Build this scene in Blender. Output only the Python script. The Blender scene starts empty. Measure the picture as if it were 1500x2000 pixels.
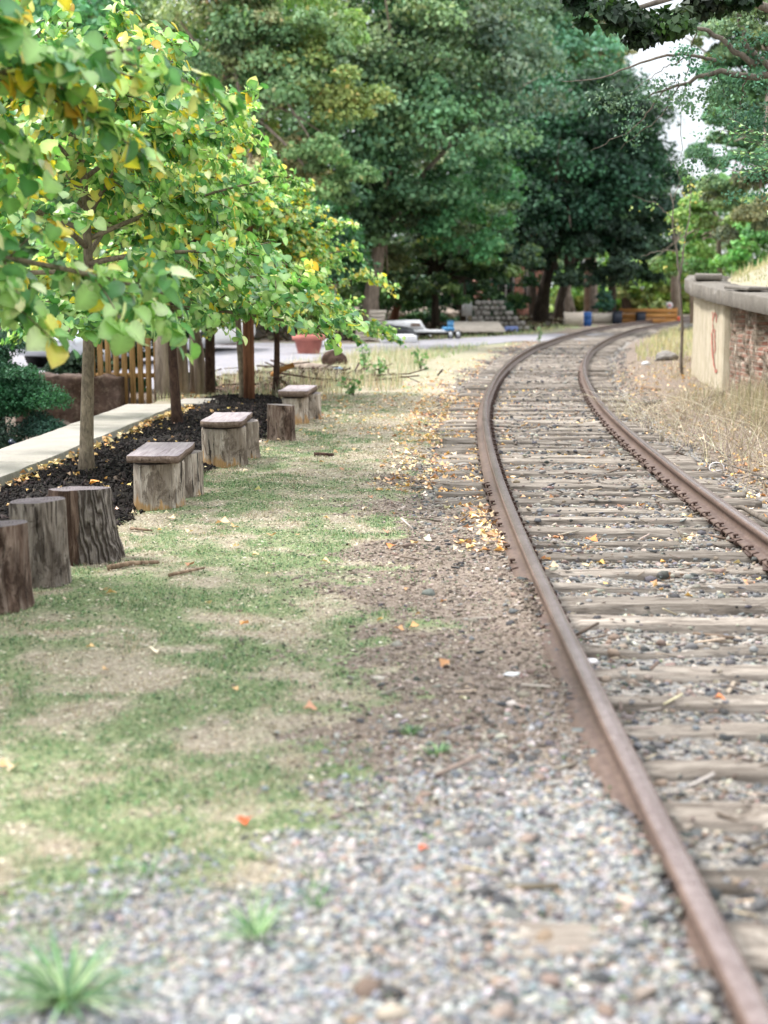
import bpy, math, random
import numpy as np
from mathutils import Vector, Matrix

random.seed(7)
RNG = np.random.default_rng(11)
R = math.radians
SC = bpy.context.scene
COL = SC.collection

# ------------------------------------------------------------------ camera
CAM_H = 1.72
PITCH = math.atan(440.0/2857.0)
cd = bpy.data.cameras.new('camera')
cam = bpy.data.objects.new('camera', cd); COL.objects.link(cam)
cam.location = (0, 0, CAM_H)
cam.rotation_euler = (R(90)-PITCH, 0, 0)
cd.sensor_fit = 'VERTICAL'; cd.sensor_height = 56.0; cd.sensor_width = 42.0
cd.lens = 80.0
cd.clip_start = 0.1; cd.clip_end = 2000
cd.dof.use_dof = True; cd.dof.focus_distance = 12.0; cd.dof.aperture_fstop = 2.7
cd.dof.aperture_blades = 0
SC.camera = cam

# ------------------------------------------------------------------ world
SUN_EL, SUN_AZ = R(52), R(-70)      # azimuth from +Y towards +X
w = bpy.data.worlds.new('World'); SC.world = w; w.use_nodes = True
wt = w.node_tree; wt.nodes.clear()
wo = wt.nodes.new('ShaderNodeOutputWorld'); bg = wt.nodes.new('ShaderNodeBackground')
sky = wt.nodes.new('ShaderNodeTexSky'); sky.sky_type = 'NISHITA'; sky.sun_disc = False
sky.sun_elevation = SUN_EL; sky.sun_rotation = SUN_AZ
tcw = wt.nodes.new('ShaderNodeTexCoord'); nz = wt.nodes.new('ShaderNodeTexNoise')
nz.inputs['Scale'].default_value = 2.4; nz.inputs['Detail'].default_value = 5
cr = wt.nodes.new('ShaderNodeValToRGB')
cr.color_ramp.elements[0].position = .33; cr.color_ramp.elements[0].color = (.55, .55, .55, 1)
cr.color_ramp.elements[1].position = .6; cr.color_ramp.elements[1].color = (1, 1, 1, 1)
mx = wt.nodes.new('ShaderNodeMixRGB'); mx.inputs['Color2'].default_value = (11.0, 11.3, 11.6, 1)
wt.links.new(tcw.outputs['Generated'], nz.inputs['Vector'])
wt.links.new(nz.outputs['Fac'], cr.inputs['Fac'])
wt.links.new(cr.outputs['Color'], mx.inputs['Fac'])
wt.links.new(sky.outputs['Color'], mx.inputs['Color1'])
sx_ = wt.nodes.new('ShaderNodeSeparateXYZ'); wt.links.new(tcw.outputs['Generated'], sx_.inputs[0])
gr_ = wt.nodes.new('ShaderNodeValToRGB'); wt.links.new(sx_.outputs[2], gr_.inputs['Fac'])
gr_.color_ramp.elements[0].position = 0.0; gr_.color_ramp.elements[0].color = (.50, .51, .52, 1)
gr_.color_ramp.elements[1].position = .95; gr_.color_ramp.elements[1].color = (1.65, 1.65, 1.65, 1)
mg = wt.nodes.new('ShaderNodeMixRGB'); mg.blend_type = 'MULTIPLY'; mg.inputs['Fac'].default_value = 1
wt.links.new(mx.outputs['Color'], mg.inputs['Color1']); wt.links.new(gr_.outputs['Color'], mg.inputs['Color2'])
wt.links.new(mg.outputs['Color'], bg.inputs['Color'])
bg.inputs['Strength'].default_value = 0.105
wt.links.new(bg.outputs['Background'], wo.inputs['Surface'])

sd = bpy.data.lights.new('sun', 'SUN'); sd.energy = 3.2; sd.angle = R(11); sd.color = (1, .97, .93)
sun = bpy.data.objects.new('sun', sd); COL.objects.link(sun)
sdir = Vector((math.sin(SUN_AZ)*math.cos(SUN_EL), math.cos(SUN_AZ)*math.cos(SUN_EL), math.sin(SUN_EL)))
sun.rotation_euler = sdir.to_track_quat('Z', 'Y').to_euler()

SC.view_settings.view_transform = 'Standard'; SC.view_settings.look = 'None'
SC.view_settings.exposure = 0.86; SC.view_settings.gamma = 1
SC.render.engine = 'CYCLES'
cy = SC.cycles
cy.max_bounces = 7; cy.diffuse_bounces = 2; cy.glossy_bounces = 2
cy.transmission_bounces = 4; cy.transparent_max_bounces = 4
cy.use_denoising = True
cy.caustics_reflective = False; cy.caustics_refractive = False
cy.use_adaptive_sampling = True; cy.adaptive_threshold = 0.02

# ------------------------------------------------------------------ helpers
def lin(h):
    if isinstance(h, str):
        h = h.lstrip('#'); c = [int(h[i:i+2], 16)/255 for i in (0, 2, 4)]
    else: c = h
    return tuple(x/12.92 if x <= .04045 else ((x+.055)/1.055)**2.4 for x in c)

def smooth(a, b, x):
    t = np.clip((x-a)/(b-a), 0, 1); return t*t*(3-2*t)

_perm = np.random.default_rng(5).random((256, 256))
def vnoise(x, y):
    xi = np.floor(x).astype(int); yi = np.floor(y).astype(int)
    fx = x-xi; fy = y-yi; fx = fx*fx*(3-2*fx); fy = fy*fy*(3-2*fy)
    a = _perm[xi & 255, yi & 255]; b = _perm[(xi+1) & 255, yi & 255]
    c = _perm[xi & 255, (yi+1) & 255]; d = _perm[(xi+1) & 255, (yi+1) & 255]
    return (a*(1-fx)+b*fx)*(1-fy)+(c*(1-fx)+d*fx)*fy
def fbm(x, y, o=4):
    x = np.asarray(x, float); y = np.asarray(y, float)
    s = 0; a = .5
    for i in range(o):
        s = s+a*vnoise(x*2**i+17*i, y*2**i+31*i); a *= .5
    return s/(1-.5**o)*1.0   # ~0..1, mean .5

def P(u, v, D):
    """world point at depth D seen at photo pixel u,v (measuring aid only)"""
    a = (u-750)/2857.0; b = -(v-1000)/2857.0
    dy = math.cos(PITCH)+b*math.sin(PITCH); dz = -math.sin(PITCH)+b*math.cos(PITCH)
    return Vector((a/dy*D, D, CAM_H+dz/dy*D))
def PX(u, D): return (u-750)/2857.0*D*1.0

def mesh_obj(name, verts, faces, mat=None, col=None, parent=None, smooth_=False, mats=None, mi=None, link=True):
    verts = np.asarray(verts, dtype=np.float32).reshape(-1, 3)
    if not isinstance(faces, (list, tuple)) or (len(faces) and not hasattr(faces[0], 'ndim')):
        groups = {}
        for f in faces: groups.setdefault(len(f), []).append(f)
        faces = [np.array(g) for g in groups.values()]
        if mi is not None and len(faces) > 1: raise ValueError
    faces = [np.asarray(f) for f in faces if len(f)]
    me = bpy.data.meshes.new(name)
    me.vertices.add(len(verts)); me.vertices.foreach_set('co', verts.ravel())
    nl = sum(f.size for f in faces); nf = sum(len(f) for f in faces)
    me.loops.add(nl); me.polygons.add(nf)
    me.loops.foreach_set('vertex_index', np.concatenate([f.ravel() for f in faces]).astype(np.int32))
    tot = np.concatenate([np.full(len(f), f.shape[1]) for f in faces]).astype(np.int32)
    st = np.concatenate([[0], np.cumsum(tot)[:-1]]).astype(np.int32)
    me.polygons.foreach_set('loop_start', st); me.polygons.foreach_set('loop_total', tot)
    if smooth_: me.polygons.foreach_set('use_smooth', np.ones(nf, bool))
    if mi is not None: me.polygons.foreach_set('material_index', np.asarray(mi, dtype=np.int32))
    me.update(calc_edges=True)
    if col is not None:
        at = me.color_attributes.new('Col', 'FLOAT_COLOR', 'POINT')
        c = np.ones((len(verts), 4), np.float32); col = np.asarray(col, dtype=np.float32)
        c[:, :col.shape[1]] = col
        at.data.foreach_set('color', c.ravel())
    for m in (mats or ([mat] if mat else [])): me.materials.append(m)
    o = bpy.data.objects.new(name, me)
    if link: COL.objects.link(o)
    if parent: o.parent = parent
    return o

class Acc:
    """collects pieces for ONE mesh"""
    def __init__(s): s.v = []; s.f = {}; s.c = []; s.m = {}; s.n = 0
    def add(s, v, faces, col=None, mi=0):
        v = np.asarray(v, float).reshape(-1, 3)
        fl = faces if isinstance(faces, list) and len(faces) and hasattr(faces[0], 'ndim') else None
        if fl is None:
            g = {}
            for f in faces: g.setdefault(len(f), []).append(f)
            fl = [np.array(x) for x in g.values()]
        for f in fl:
            k = f.shape[1]
            s.f.setdefault(k, []).append(f+s.n); s.m.setdefault(k, []).append(np.full(len(f), mi))
        s.v.append(v); s.n += len(v)
        if col is not None:
            c = np.asarray(col, float)
            s.c.append(np.tile(c, (len(v), 1)) if c.ndim == 1 else c)
        return s
    def build(s, name, mat=None, parent=None, smooth_=False, mats=None, link=True):
        ks = list(s.f)
        faces = [np.concatenate(s.f[k]) for k in ks]; mi = np.concatenate([np.concatenate(s.m[k]) for k in ks])
        return mesh_obj(name, np.concatenate(s.v), faces, mat, np.concatenate(s.c) if s.c else None, parent, smooth_, mats, mi, link)

def tube(pts, rad, n=8, cap=True, rough=0.0, seed=0):
    pts = np.asarray(pts, float); k = len(pts)
    rad = np.full(k, rad) if np.isscalar(rad) else np.asarray(rad, float)
    t = np.gradient(pts, axis=0); t /= np.linalg.norm(t, axis=1)[:, None]+1e-9
    up = np.array([0, 0, 1.]) if abs(t[0, 2]) < .9 else np.array([1., 0, 0])
    a = np.cross(t, up); a /= np.linalg.norm(a, axis=1)[:, None]+1e-9
    b = np.cross(t, a)
    th = np.arange(n)*2*np.pi/n
    rr = rad[:, None]*np.ones((1, n))
    if rough:
        rg = np.random.default_rng(seed); lobes = 1+rough*(rg.random(n)-.5)*1.2
        rr = rr*lobes*(1+rough*(rg.random((k, n))-.5))
    v = pts[:, None, :]+rr[..., None]*(np.cos(th)[None, :, None]*a[:, None, :]+np.sin(th)[None, :, None]*b[:, None, :])
    v = v.reshape(-1, 3)
    i = np.arange(k-1)[:, None]*n; j = np.arange(n)[None, :]; j2 = (j+1) % n
    q = np.stack([i+j, i+j2, i+n+j2, i+n+j], -1).reshape(-1, 4)
    fs = [q]
    if cap:
        fs.append(np.array([list(range(n))[::-1]])); fs.append(np.array([[(k-1)*n+x for x in range(n)]]))
    return v, fs

def boxv(cx, cy_, cz, sx, sy, sz, rz=0, bev=0):
    x, y, z = sx/2, sy/2, sz/2
    b = min(bev, x*.45, y*.45, z*.45)
    if b <= 0:
        v = np.array([(i, j, k) for k in (-z, z) for j in (-y, y) for i in (-x, x)])
        f = np.array([[0, 2, 3, 1], [4, 5, 7, 6], [0, 1, 5, 4], [2, 6, 7, 3], [0, 4, 6, 2], [1, 3, 7, 5]])
        fs = [f]
    else:
        rings = []
        for (zz, ins) in ((-z, b), (-z+b, 0), (z-b, 0), (z, b)):
            xx, yy = x-ins, y-ins
            rings += [(-xx, -yy+b*(ins == 0), zz), (-xx+b*(ins == 0), -yy, zz), (xx-b*(ins == 0), -yy, zz), (xx, -yy+b*(ins == 0), zz),
                      (xx, yy-b*(ins == 0), zz), (xx-b*(ins == 0), yy, zz), (-xx+b*(ins == 0), yy, zz), (-xx, yy-b*(ins == 0), zz)]
        v = np.array(rings, float)
        v[:8, :2] *= .9999
        # avoid coincident verts on the cap rings
        for r0 in (0, 24):
            for q in range(8):
                v[r0+q] += np.array([(.2*b if q in (1,) or q == 6 else -.2*b if q in (2, 5) else 0), (.2*b if q in (0, 3) else -.2*b if q in (4, 7) else 0), 0])
        f = []
        for r in range(3):
            for q in range(8):
                q2 = (q+1) % 8; f.append([r*8+q, r*8+q2, r*8+8+q2, r*8+8+q])
        fs = [np.array(f), np.array([list(range(8))[::-1], list(range(24, 32))])]
    c, s_ = math.cos(rz), math.sin(rz)
    v = v@np.array([[c, s_, 0], [-s_, c, 0], [0, 0, 1]])+np.array([cx, cy_, cz])
    return v, fs

def xf(v, M):
    v = np.asarray(v); M = np.array(M)
    return v@M[:3, :3].T+M[:3, 3]

def tag(o, label=None, cat=None, group=None, kind=None):
    if label: o['label'] = label
    if cat: o['category'] = cat
    if group: o['group'] = group
    if kind: o['kind'] = kind
    return o
def empty(name, loc, rz=0, label=None, cat=None, group=None):
    o = bpy.data.objects.new(name, None); COL.objects.link(o)
    o.location = loc; o.rotation_euler = (0, 0, rz); o.empty_display_size = .2
    return tag(o, label, cat, group)
def copy_tree(o, parent=None):
    c = o.copy(); COL.objects.link(c); c.parent = parent
    for ch in [x for x in o.children if x is not c]: copy_tree(ch, c)
    return c

# rotation matrices from tip direction + approx normal
def frames(tip, nrm):
    y = tip/(np.linalg.norm(tip, axis=1)[:, None]+1e-9)
    x = np.cross(y, nrm); x /= np.linalg.norm(x, axis=1)[:, None]+1e-9
    z = np.cross(x, y)
    return np.stack([x, y, z], -1)      # columns
def rand_rot(n, tilt=math.pi):
    q = RNG.normal(size=(n, 4)); q /= np.linalg.norm(q, axis=1)[:, None]
    a, b, c, d = q.T
    return np.stack([1-2*(c*c+d*d), 2*(b*c-a*d), 2*(b*d+a*c), 2*(b*c+a*d), 1-2*(b*b+d*d), 2*(c*d-a*b),
                     2*(b*d-a*c), 2*(c*d+a*b), 1-2*(b*b+c*c)], -1).reshape(-1, 3, 3)
def scatter(T, F, pos, rot, sc, col):
    """T (k,3), F list of index arrays -> verts, faces, colors"""
    k = len(T); n = len(pos)
    sc = np.asarray(sc, float)
    S = T[None]*(sc[:, None, None] if sc.ndim == 1 else sc[:, None, :])
    v = np.einsum('nij,nkj->nki', rot, S)+pos[:, None, :]
    off = (np.arange(n)*k)[:, None, None]
    fs = [(f[None]+off).reshape(-1, f.shape[1]) for f in F]
    return v.reshape(-1, 3), fs, np.repeat(col, k, axis=0)

def pick_cols(n, palette, weights=None, jit=.12):
    pal = np.array([lin(c) for c in palette]); wts = None if weights is None else np.array(weights)/sum(weights)
    c = pal[RNG.choice(len(pal), n, p=wts)]
    return np.clip(c*(1+jit*RNG.normal(size=(n, 1)))*(1+.04*RNG.normal(size=(n, 3))), 0.004, .95)

# ------------------------------------------------------------------ materials
class NT:
    def __init__(s, name):
        s.m = bpy.data.materials.new(name); s.m.use_nodes = True; s.t = s.m.node_tree; s.t.nodes.clear()
        s.out = s.t.nodes.new('ShaderNodeOutputMaterial')
    def n(s, typ, props=None, **inp):
        nd = s.t.nodes.new(typ)
        for k, v in (props or {}).items(): setattr(nd, k, v)
        for k, v in inp.items():
            k = k.replace('_', ' '); s.set(nd, k, v)
        return nd
    def set(s, nd, k, v):
        sock = nd.inputs[int(k)] if k.isdigit() else nd.inputs[k]
        if isinstance(v, bpy.types.NodeSocket): s.t.links.new(v, sock)
        elif isinstance(v, (tuple, list)) and len(v) == 3 and sock.type == 'RGBA': sock.default_value = (*v, 1)
        else: sock.default_value = v
    def co(s, which='Object'): return s.n('ShaderNodeTexCoord').outputs[which]
    def map(s, vec, scale=(1, 1, 1), rot=(0, 0, 0)): return s.n('ShaderNodeMapping', Vector=vec, Scale=scale, Rotation=rot).outputs[0]
    def noise(s, vec, sc, det=4, rough=.55, dist=0, out='Fac'):
        return s.n('ShaderNodeTexNoise', Vector=vec, Scale=sc, Detail=det, Roughness=rough, Distortion=dist).outputs[out]
    def vor(s, vec, sc, feat='F1', out='Color'):
        return s.n('ShaderNodeTexVoronoi', {'feature': feat}, Vector=vec, Scale=sc).outputs[out]
    def ramp(s, fac, stops, interp='LINEAR'):
        nd = s.n('ShaderNodeValToRGB', Fac=fac); r = nd.color_ramp; r.interpolation = interp
        while len(r.elements) < len(stops): r.elements.new(.5)
        for e, (p, c) in zip(r.elements, stops):
            e.position = p; e.color = (*(lin(c) if isinstance(c, str) else (c if isinstance(c, (tuple, list)) else (c, c, c))), 1)
        return nd.outputs[0]
    def mix(s, fac, a, b, mode='MIX'):
        return s.n('ShaderNodeMixRGB', {'blend_type': mode}, Fac=fac, Color1=a, Color2=b).outputs[0]
    def math(s, op, a, b=0): 
        nd = s.t.nodes.new('ShaderNodeMath'); nd.operation = op; s.set(nd, '0', a); s.set(nd, '1', b); return nd.outputs[0]
    def bump(s, h, strength=.5, dist=.01, normal=None):
        nd = s.n('ShaderNodeBump', Height=h, Strength=strength, Distance=dist)
        if normal: s.set(nd, 'Normal', normal)
        return nd.outputs[0]
    def pbr(s, col, rough=.8, normal=None, metal=0, spec=.4):
        p = s.n('ShaderNodeBsdfPrincipled'); s.set(p, 'Base Color', col); s.set(p, 'Roughness', rough)
        s.set(p, 'Metallic', metal); s.set(p, 'Specular IOR Level', spec)
        if normal: s.set(p, 'Normal', normal)
        return p.outputs[0]
    def done(s, sh): s.t.links.new(sh, s.out.inputs['Surface']); return s.m

def m_leaf(name, trans=.35, rough=.45, spec=.5, tint=(1.15, 1.1, .55)):
    t = NT(name); c = t.n('ShaderNodeVertexColor', {'layer_name': 'Col'}).outputs[0]
    p = t.pbr(c, rough, spec=spec)
    tc = t.mix(1.0, c, tint, 'MULTIPLY')
    tr = t.n('ShaderNodeBsdfTranslucent', Color=tc).outputs[0]
    mxs = t.n('ShaderNodeMixShader'); t.set(mxs, '0', trans); t.set(mxs, '1', p); t.set(mxs, '2', tr)
    return t.done(mxs.outputs[0])
def m_attr(name, rough=.85, spec=.3, nsc=60, amt=.5, bump=.0):
    t = NT(name); c = t.n('ShaderNodeVertexColor', {'layer_name': 'Col'}).outputs[0]
    n = t.noise(t.co(), nsc, 3)
    f = t.ramp(n, [(.3, 1-amt*.6), (.7, 1+0*amt)])
    col = t.mix(1.0, c, f, 'MULTIPLY')
    return t.done(t.pbr(col, rough, t.bump(n, bump, .004) if bump else None, spec=spec))
def m_plain(name, hexc, rough=.6, metal=0, nsc=8, amt=.25, dirt=None, spec=.4, bump=.0, bscale=80):
    t = NT(name); co = t.co(); n = t.noise(co, nsc, 5, .6)
    base = lin(hexc)
    f = t.ramp(n, [(.3, 1-amt), (.7, 1.0)])
    col = t.mix(1.0, base, f, 'MULTIPLY')
    if dirt:
        k = t.ramp(t.noise(co, nsc*2.3, 5, .7), [(.5, 0.0), (.72, .8)]); col = t.mix(k, col, lin(dirt))
    return t.done(t.pbr(col, rough, t.bump(t.noise(co, bscale, 3), bump, .005) if bump else None, metal, spec))
def m_bark(name, dark, light, scale=9, stretch=.18, rough=.9, bump=.8, moss=None):
    t = NT(name); co = t.co(); v = t.map(co, (scale, scale, scale*stretch))
    n = t.noise(v, 2.2, 6, .65, .6); n2 = t.noise(co, 2.3, 3)
    col = t.ramp(n, [(.32, dark), (.62, light)])
    col = t.mix(t.ramp(n2, [(.35, 0.0), (.7, .5)]), col, lin(dark))
    if moss: col = t.mix(t.ramp(t.noise(co, 5, 3), [(.55, 0.0), (.7, .6)]), col, lin(moss))
    return t.done(t.pbr(col, rough, t.bump(n, bump, .02), spec=.2))

M = {}
M['leaf'] = m_leaf('redbud_leaf', .45, .34, .6, (1.08, 1.12, .70))
M['leaf_far'] = m_leaf('tree_leaf', .25, .6, .35, (1.1, 1.15, .5))
M['grass'] = m_leaf('grass_blade', .25, .6, .3, (1.1, 1.1, .7))
M['stone'] = m_attr('ballast_stone', .9, .25, 70, .5)
M['litter'] = m_leaf('fallen_leaf', .15, .6, .3, (1.1, 1, .6))
M['bark_young'] = m_bark('young_bark', '#5d5448', '#9a8c78', 14, .5, bump=.4)
M['bark_dark'] = m_bark('dark_bark', '#2c211d', '#5b463c', 12, .4, bump=.5)
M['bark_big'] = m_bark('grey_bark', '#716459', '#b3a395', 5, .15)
M['bark_shaded'] = m_bark('shaded_bark', '#2a2521', '#5a4f45', 5, .15)  # grey bark pattern in darker tones, shade put into the colour
M['pole'] = m_bark('brown_post', '#4a2f22', '#8a6048', 10, .08, bump=.3)

# -- ground
def ground_mat():
    t = NT('ground_soil'); co = t.co()
    at = t.n('ShaderNodeVertexColor', {'layer_name': 'Col'})
    sep = t.n('ShaderNodeSeparateColor', Color=at.outputs[0])
    g, gr, dead = sep.outputs[0], sep.outputs[1], sep.outputs[2]     # grass, gravel, deadness
    nf = t.noise(co, 45, 5, .7); nm = t.noise(co, 9, 5, .6); nl = t.noise(co, 1.3, 4)
    soil = t.ramp(nf, [(.30, '#433a32'), (.48, '#776a5f'), (.68, '#9c9085')])
    cell = t.vor(co, 38); sepc = t.n('ShaderNodeSeparateColor', Color=cell).outputs[0]
    grav = t.ramp(sepc, [(0, '#66645f'), (.35, '#8c8781'), (.6, '#a39c93'), (.8, '#828486'), (1, '#b5ada3')])
    ed = t.vor(co, 38, 'DISTANCE_TO_EDGE', 'Distance')
    grav = t.mix(t.ramp(ed, [(0, .75), (.12, 0.0)]), grav, lin('#4a443e'))
    green = t.ramp(nf, [(.28, '#475239'), (.5, '#73805a'), (.72, '#a09f7c')])
    tan = t.ramp(nf, [(.28, '#6d6256'), (.5, '#9d9182'), (.72, '#bdb1a1')])
    turf = t.mix(dead, green, tan)
    def edge(m, w=.28):
        s_ = t.math('ADD', m, t.math('MULTIPLY', t.math('SUBTRACT', nm, .5), w*2.2))
        return t.ramp(s_, [(.42, 0.0), (.58, 1.0)])
    col = t.mix(edge(gr), soil, grav)
    col = t.mix(edge(g), col, turf)
    h = t.math('ADD', t.math('MULTIPLY', nf, .6), t.math('MULTIPLY', t.math('MULTIPLY', ed, gr), 2.0))
    return t.done(t.pbr(col, .95, t.bump(h, .7, .02), spec=.15))
M['ground'] = ground_mat()

def wood_mat(name, dark, mid, light, axis=1, sc=1.0, rot=None):
    t = NT(name); co = t.co()
    oi = t.n('ShaderNodeObjectInfo').outputs['Random']
    off = t.n('ShaderNodeCombineXYZ', X=t.math('MULTIPLY', oi, 37.0), Y=t.math('MULTIPLY', oi, 11.0), Z=0.0).outputs[0]
    va = t.t.nodes.new('ShaderNodeVectorMath'); va.operation = 'ADD'; t.set(va, '0', co); t.set(va, '1', off)
    s_ = [26*sc, 26*sc, 26*sc]; s_[axis] = 1.6*sc
    v = t.map(va.outputs[0], tuple(s_))
    n = t.noise(v, 1.6, 6, .7, .4); n2 = t.noise(va.outputs[0], 3.5*sc, 4)
    col = t.ramp(n, [(.28, dark), (.45, mid), (.68, light)])
    col = t.mix(t.ramp(n2, [(.4, 0.0), (.75, .45)]), col, lin(mid))
    if name == 'weathered_tie': col = t.mix(1.0, col, t.ramp(oi, [(0, .55), (.5, .85), (1, 1.1)]), 'MULTIPLY')
    if rot: col = t.mix(t.ramp(t.noise(va.outputs[0], 6, 4), [(.58, 0.0), (.66, .7)]), col, lin(rot))
    return t.done(t.pbr(col, .92, t.bump(n, .9, .012), spec=.15))
M['tie'] = wood_mat('weathered_tie', '#302a26', '#797067', '#aca398', axis=0)
M['plank'] = wood_mat('grey_plank', '#6f6363', '#9b9093', '#b9aeb0', axis=1, sc=.8)
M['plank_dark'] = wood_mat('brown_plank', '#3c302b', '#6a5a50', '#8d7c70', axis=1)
M['lumber'] = wood_mat('pale_lumber', '#8d8378', '#b8ada0', '#d5cbbf', axis=0, sc=.5)
M['fence_wood'] = wood_mat('tan_fence', '#4f3b28', '#8f7048', '#b08d62', axis=2, sc=.6)
M['orange_wood'] = wood_mat('orange_timber', '#6f4a28', '#a06f3e', '#bd8d58', axis=0, sc=.4)

def stump_mat(name, dark, mid, light, rotc=None, lo=.2, seed=0.0, vs=1.0):
    t = NT(name); co = t.co()
    mp = t.n('ShaderNodeMapping', Vector=co, Location=(seed, seed*2, 0), Scale=(13, 13, 1.5*vs)).outputs[0]
    n = t.noise(mp, 1.5, 7, .7, .8); n2 = t.noise(t.map(co, (4, 4, 1.5)), 1.3, 4)
    col = t.ramp(n, [(.3, dark), (.46, mid), (.66, light)])
    col = t.mix(t.ramp(n2, [(.5, 0.0), (.62, .75)]), col, t.mix(.25, lin(dark), lin(mid)))
    # fine long cracks
    bl_ = t.noise(t.map(co, (7, 7, 4)), 1.0, 6, .75, .5); col = t.mix(t.ramp(bl_, [(.54, 0.0), (.60, .75)]), col, lin(dark))
    cr_ = t.noise(t.map(co, (22, 22, 1.6)), 1.2, 5, .6, .8); col = t.mix(t.ramp(cr_, [(.36, .9), (.41, 0.0)]), col, lin('#1e1815'))
    if rotc:
        z = t.n('ShaderNodeSeparateXYZ', Vector=co).outputs[2]
        zz = t.math('ADD', z, t.math('MULTIPLY', t.math('SUBTRACT', t.noise(t.map(co, (7, 7, 2)), 1, 4, .7), .42), .75))
        f = t.ramp(zz, [(lo*.30, .8), (lo*.55, 0.0)]); col = t.mix(f, col, t.mix(n, lin('#6b4a28'), lin(rotc)))
    return t.done(t.pbr(col, .93, t.bump(n, 1.0, .03), spec=.15))
M['stump_pale'] = stump_mat('stump_pale', '#5a4e44', '#a39688', '#cfc5b8', '#d6a868', .24)
M['stump_brown'] = stump_mat('stump_brown', '#33261f', '#6f5b50', '#a8978a', seed=3)
M['stump_grey'] = stump_mat('stump_grey', '#3f3630', '#857a70', '#b8aea4', seed=7, vs=1.3)
def flare_mat():
    t = NT('stump_ridged'); co = t.co(); xx = t.n('ShaderNodeSeparateXYZ', Vector=co).outputs[0]
    n = t.noise(t.map(co, (13, 13, 1.5)), 1.5, 7, .7, .8)
    dark = t.ramp(n, [(.3, '#2a1e18'), (.5, '#4d3c33'), (.72, '#8b7668')])
    w_ = t.n('ShaderNodeTexWave', {'wave_type': 'BANDS', 'bands_direction': 'DIAGONAL'}, Vector=t.map(co, (1, 1, .22)), Scale=13.0, Distortion=16.0, Detail=5.0).outputs['Fac']
    grey = t.mix(t.noise(co, 14, 4), t.ramp(w_, [(.1, '#2b2420'), (.35, '#6d655e'), (.8, '#a39a92')]), lin('#5b524b'))
    f = t.ramp(t.math('ADD', xx, t.math('MULTIPLY', t.math('SUBTRACT', t.noise(co, 9, 3), .5), .07)), [(.028, 0.0), (.036, 1.0)])
    return t.done(t.pbr(t.mix(f, dark, grey), .93, t.bump(t.mix(f, n, w_), 1.0, .03), spec=.15))
M['stump_ridged'] = flare_mat()
def rings_mat(name, dark, light):
    t = NT(name); co = t.co()
    wv = t.n('ShaderNodeTexWave', {'wave_type': 'RINGS', 'rings_direction': 'Z'}, Vector=co, Scale=16.0, Distortion=3.0, Detail=3.0).outputs['Fac']
    n = t.noise(co, 12, 5); f = t.mix(.5, wv, n)
    f = t.mix(.22, n, wv); return t.done(t.pbr(t.ramp(f, [(.25, dark), (.6, light)]), .9, t.bump(f, .4, .01), spec=.2))
M['rings'] = rings_mat('cut_stump_top', '#5a504b', '#938a86')
M['rings_dark'] = rings_mat('cut_stump_top_dark', '#40383a', '#7b7274')

def concrete(name, c1, c2, stain='#8a8273', streak=True, sc=1.0, bump=.4):
    t = NT(name); co = t.co()
    n = t.noise(co, 3*sc, 6, .65); f = t.noise(co, 60*sc, 4, .7)
    col = t.ramp(n, [(.3, c1), (.7, c2)])
    if streak:
        s1 = t.noise(t.map(co, (5*sc, 5*sc, .35*sc)), 2.0, 5, .6)
        col = t.mix(t.ramp(s1, [(.45, 0.0), (.68, .75)]), col, lin(stain))
    col = t.mix(.25, col, t.ramp(f, [(.3, '#6d675e'), (.7, '#d9d2c6')]))
    return t.done(t.pbr(col, .9, t.bump(f, bump, .01), spec=.2))
M['slab'] = concrete('pale_concrete', '#8d8882', '#a8a29a', streak=False)
M['kerb_side'] = concrete('rough_concrete', '#7c7a70', '#a5a296', '#5f5c50', True, 2.0, .9)
M['wallc'] = concrete('cream_concrete', '#ada084', '#cbbfa8', '#7d725c', True, 1.2, .8)
M['coping'] = concrete('weathered_coping', '#3f3a35', '#675f57', '#1f1c1a', True, 2.0, .9)
def brick_mat():
    t = NT('old_brick'); co = t.co()
    v = t.n('ShaderNodeSeparateXYZ', Vector=co); u = t.n('ShaderNodeCombineXYZ', X=v.outputs[1], Y=v.outputs[2], Z=0.0).outputs[0]
    b = t.n('ShaderNodeTexBrick', Vector=u, Color1=lin('#85574a'), Color2=lin('#9c7b6c'), Mortar=lin('#a3968a'), Scale=1.0)
    b.inputs['Brick Width'].default_value = .21; b.inputs['Row Height'].default_value = .072; b.inputs['Mortar Size'].default_value = .011
    b.inputs['Mortar Smooth'].default_value = .3; b.inputs['Bias'].default_value = -.1
    n = t.noise(co, 3.2, 6, .7); n2 = t.noise(co, 17, 4, .6)
    col = t.mix(t.ramp(n, [(.40, 0.15), (.54, .92)]), b.outputs['Color'], t.ramp(n2, [(.3, '#3f372f'), (.7, '#8a8070')]))
    col = t.mix(t.ramp(t.noise(co, 6, 4), [(.58, 0.0), (.7, .7)]), col, lin('#cfc2b2'))
    h = t.math('ADD', t.math('MULTIPLY', b.outputs['Fac'], -1.0), t.math('MULTIPLY', n2, .8))
    return t.done(t.pbr(col, .93, t.bump(h, .9, .02), spec=.15))
M['brick'] = brick_mat()
def rust_mat(name, c1, c2, rough, metal, bump=.3):
    t = NT(name); co = t.co(); n = t.noise(co, 30, 5, .7); n2 = t.noise(t.map(co, (2, .6, 2)), 3, 4)
    col = t.mix(t.ramp(n2, [(.4, 0.0), (.7, .6)]), t.ramp(n, [(.3, c1), (.7, c2)]), lin(c1))
    return t.done(t.pbr(col, rough, t.bump(n, bump, .002), metal, .5))
M['rail'] = rust_mat('rusty_steel', '#4c3a33', '#7b665b', .55, .15)
M['rail_head'] = rust_mat('worn_rail_head', '#6a5853', '#988985', .27, .55, .12)
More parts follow.
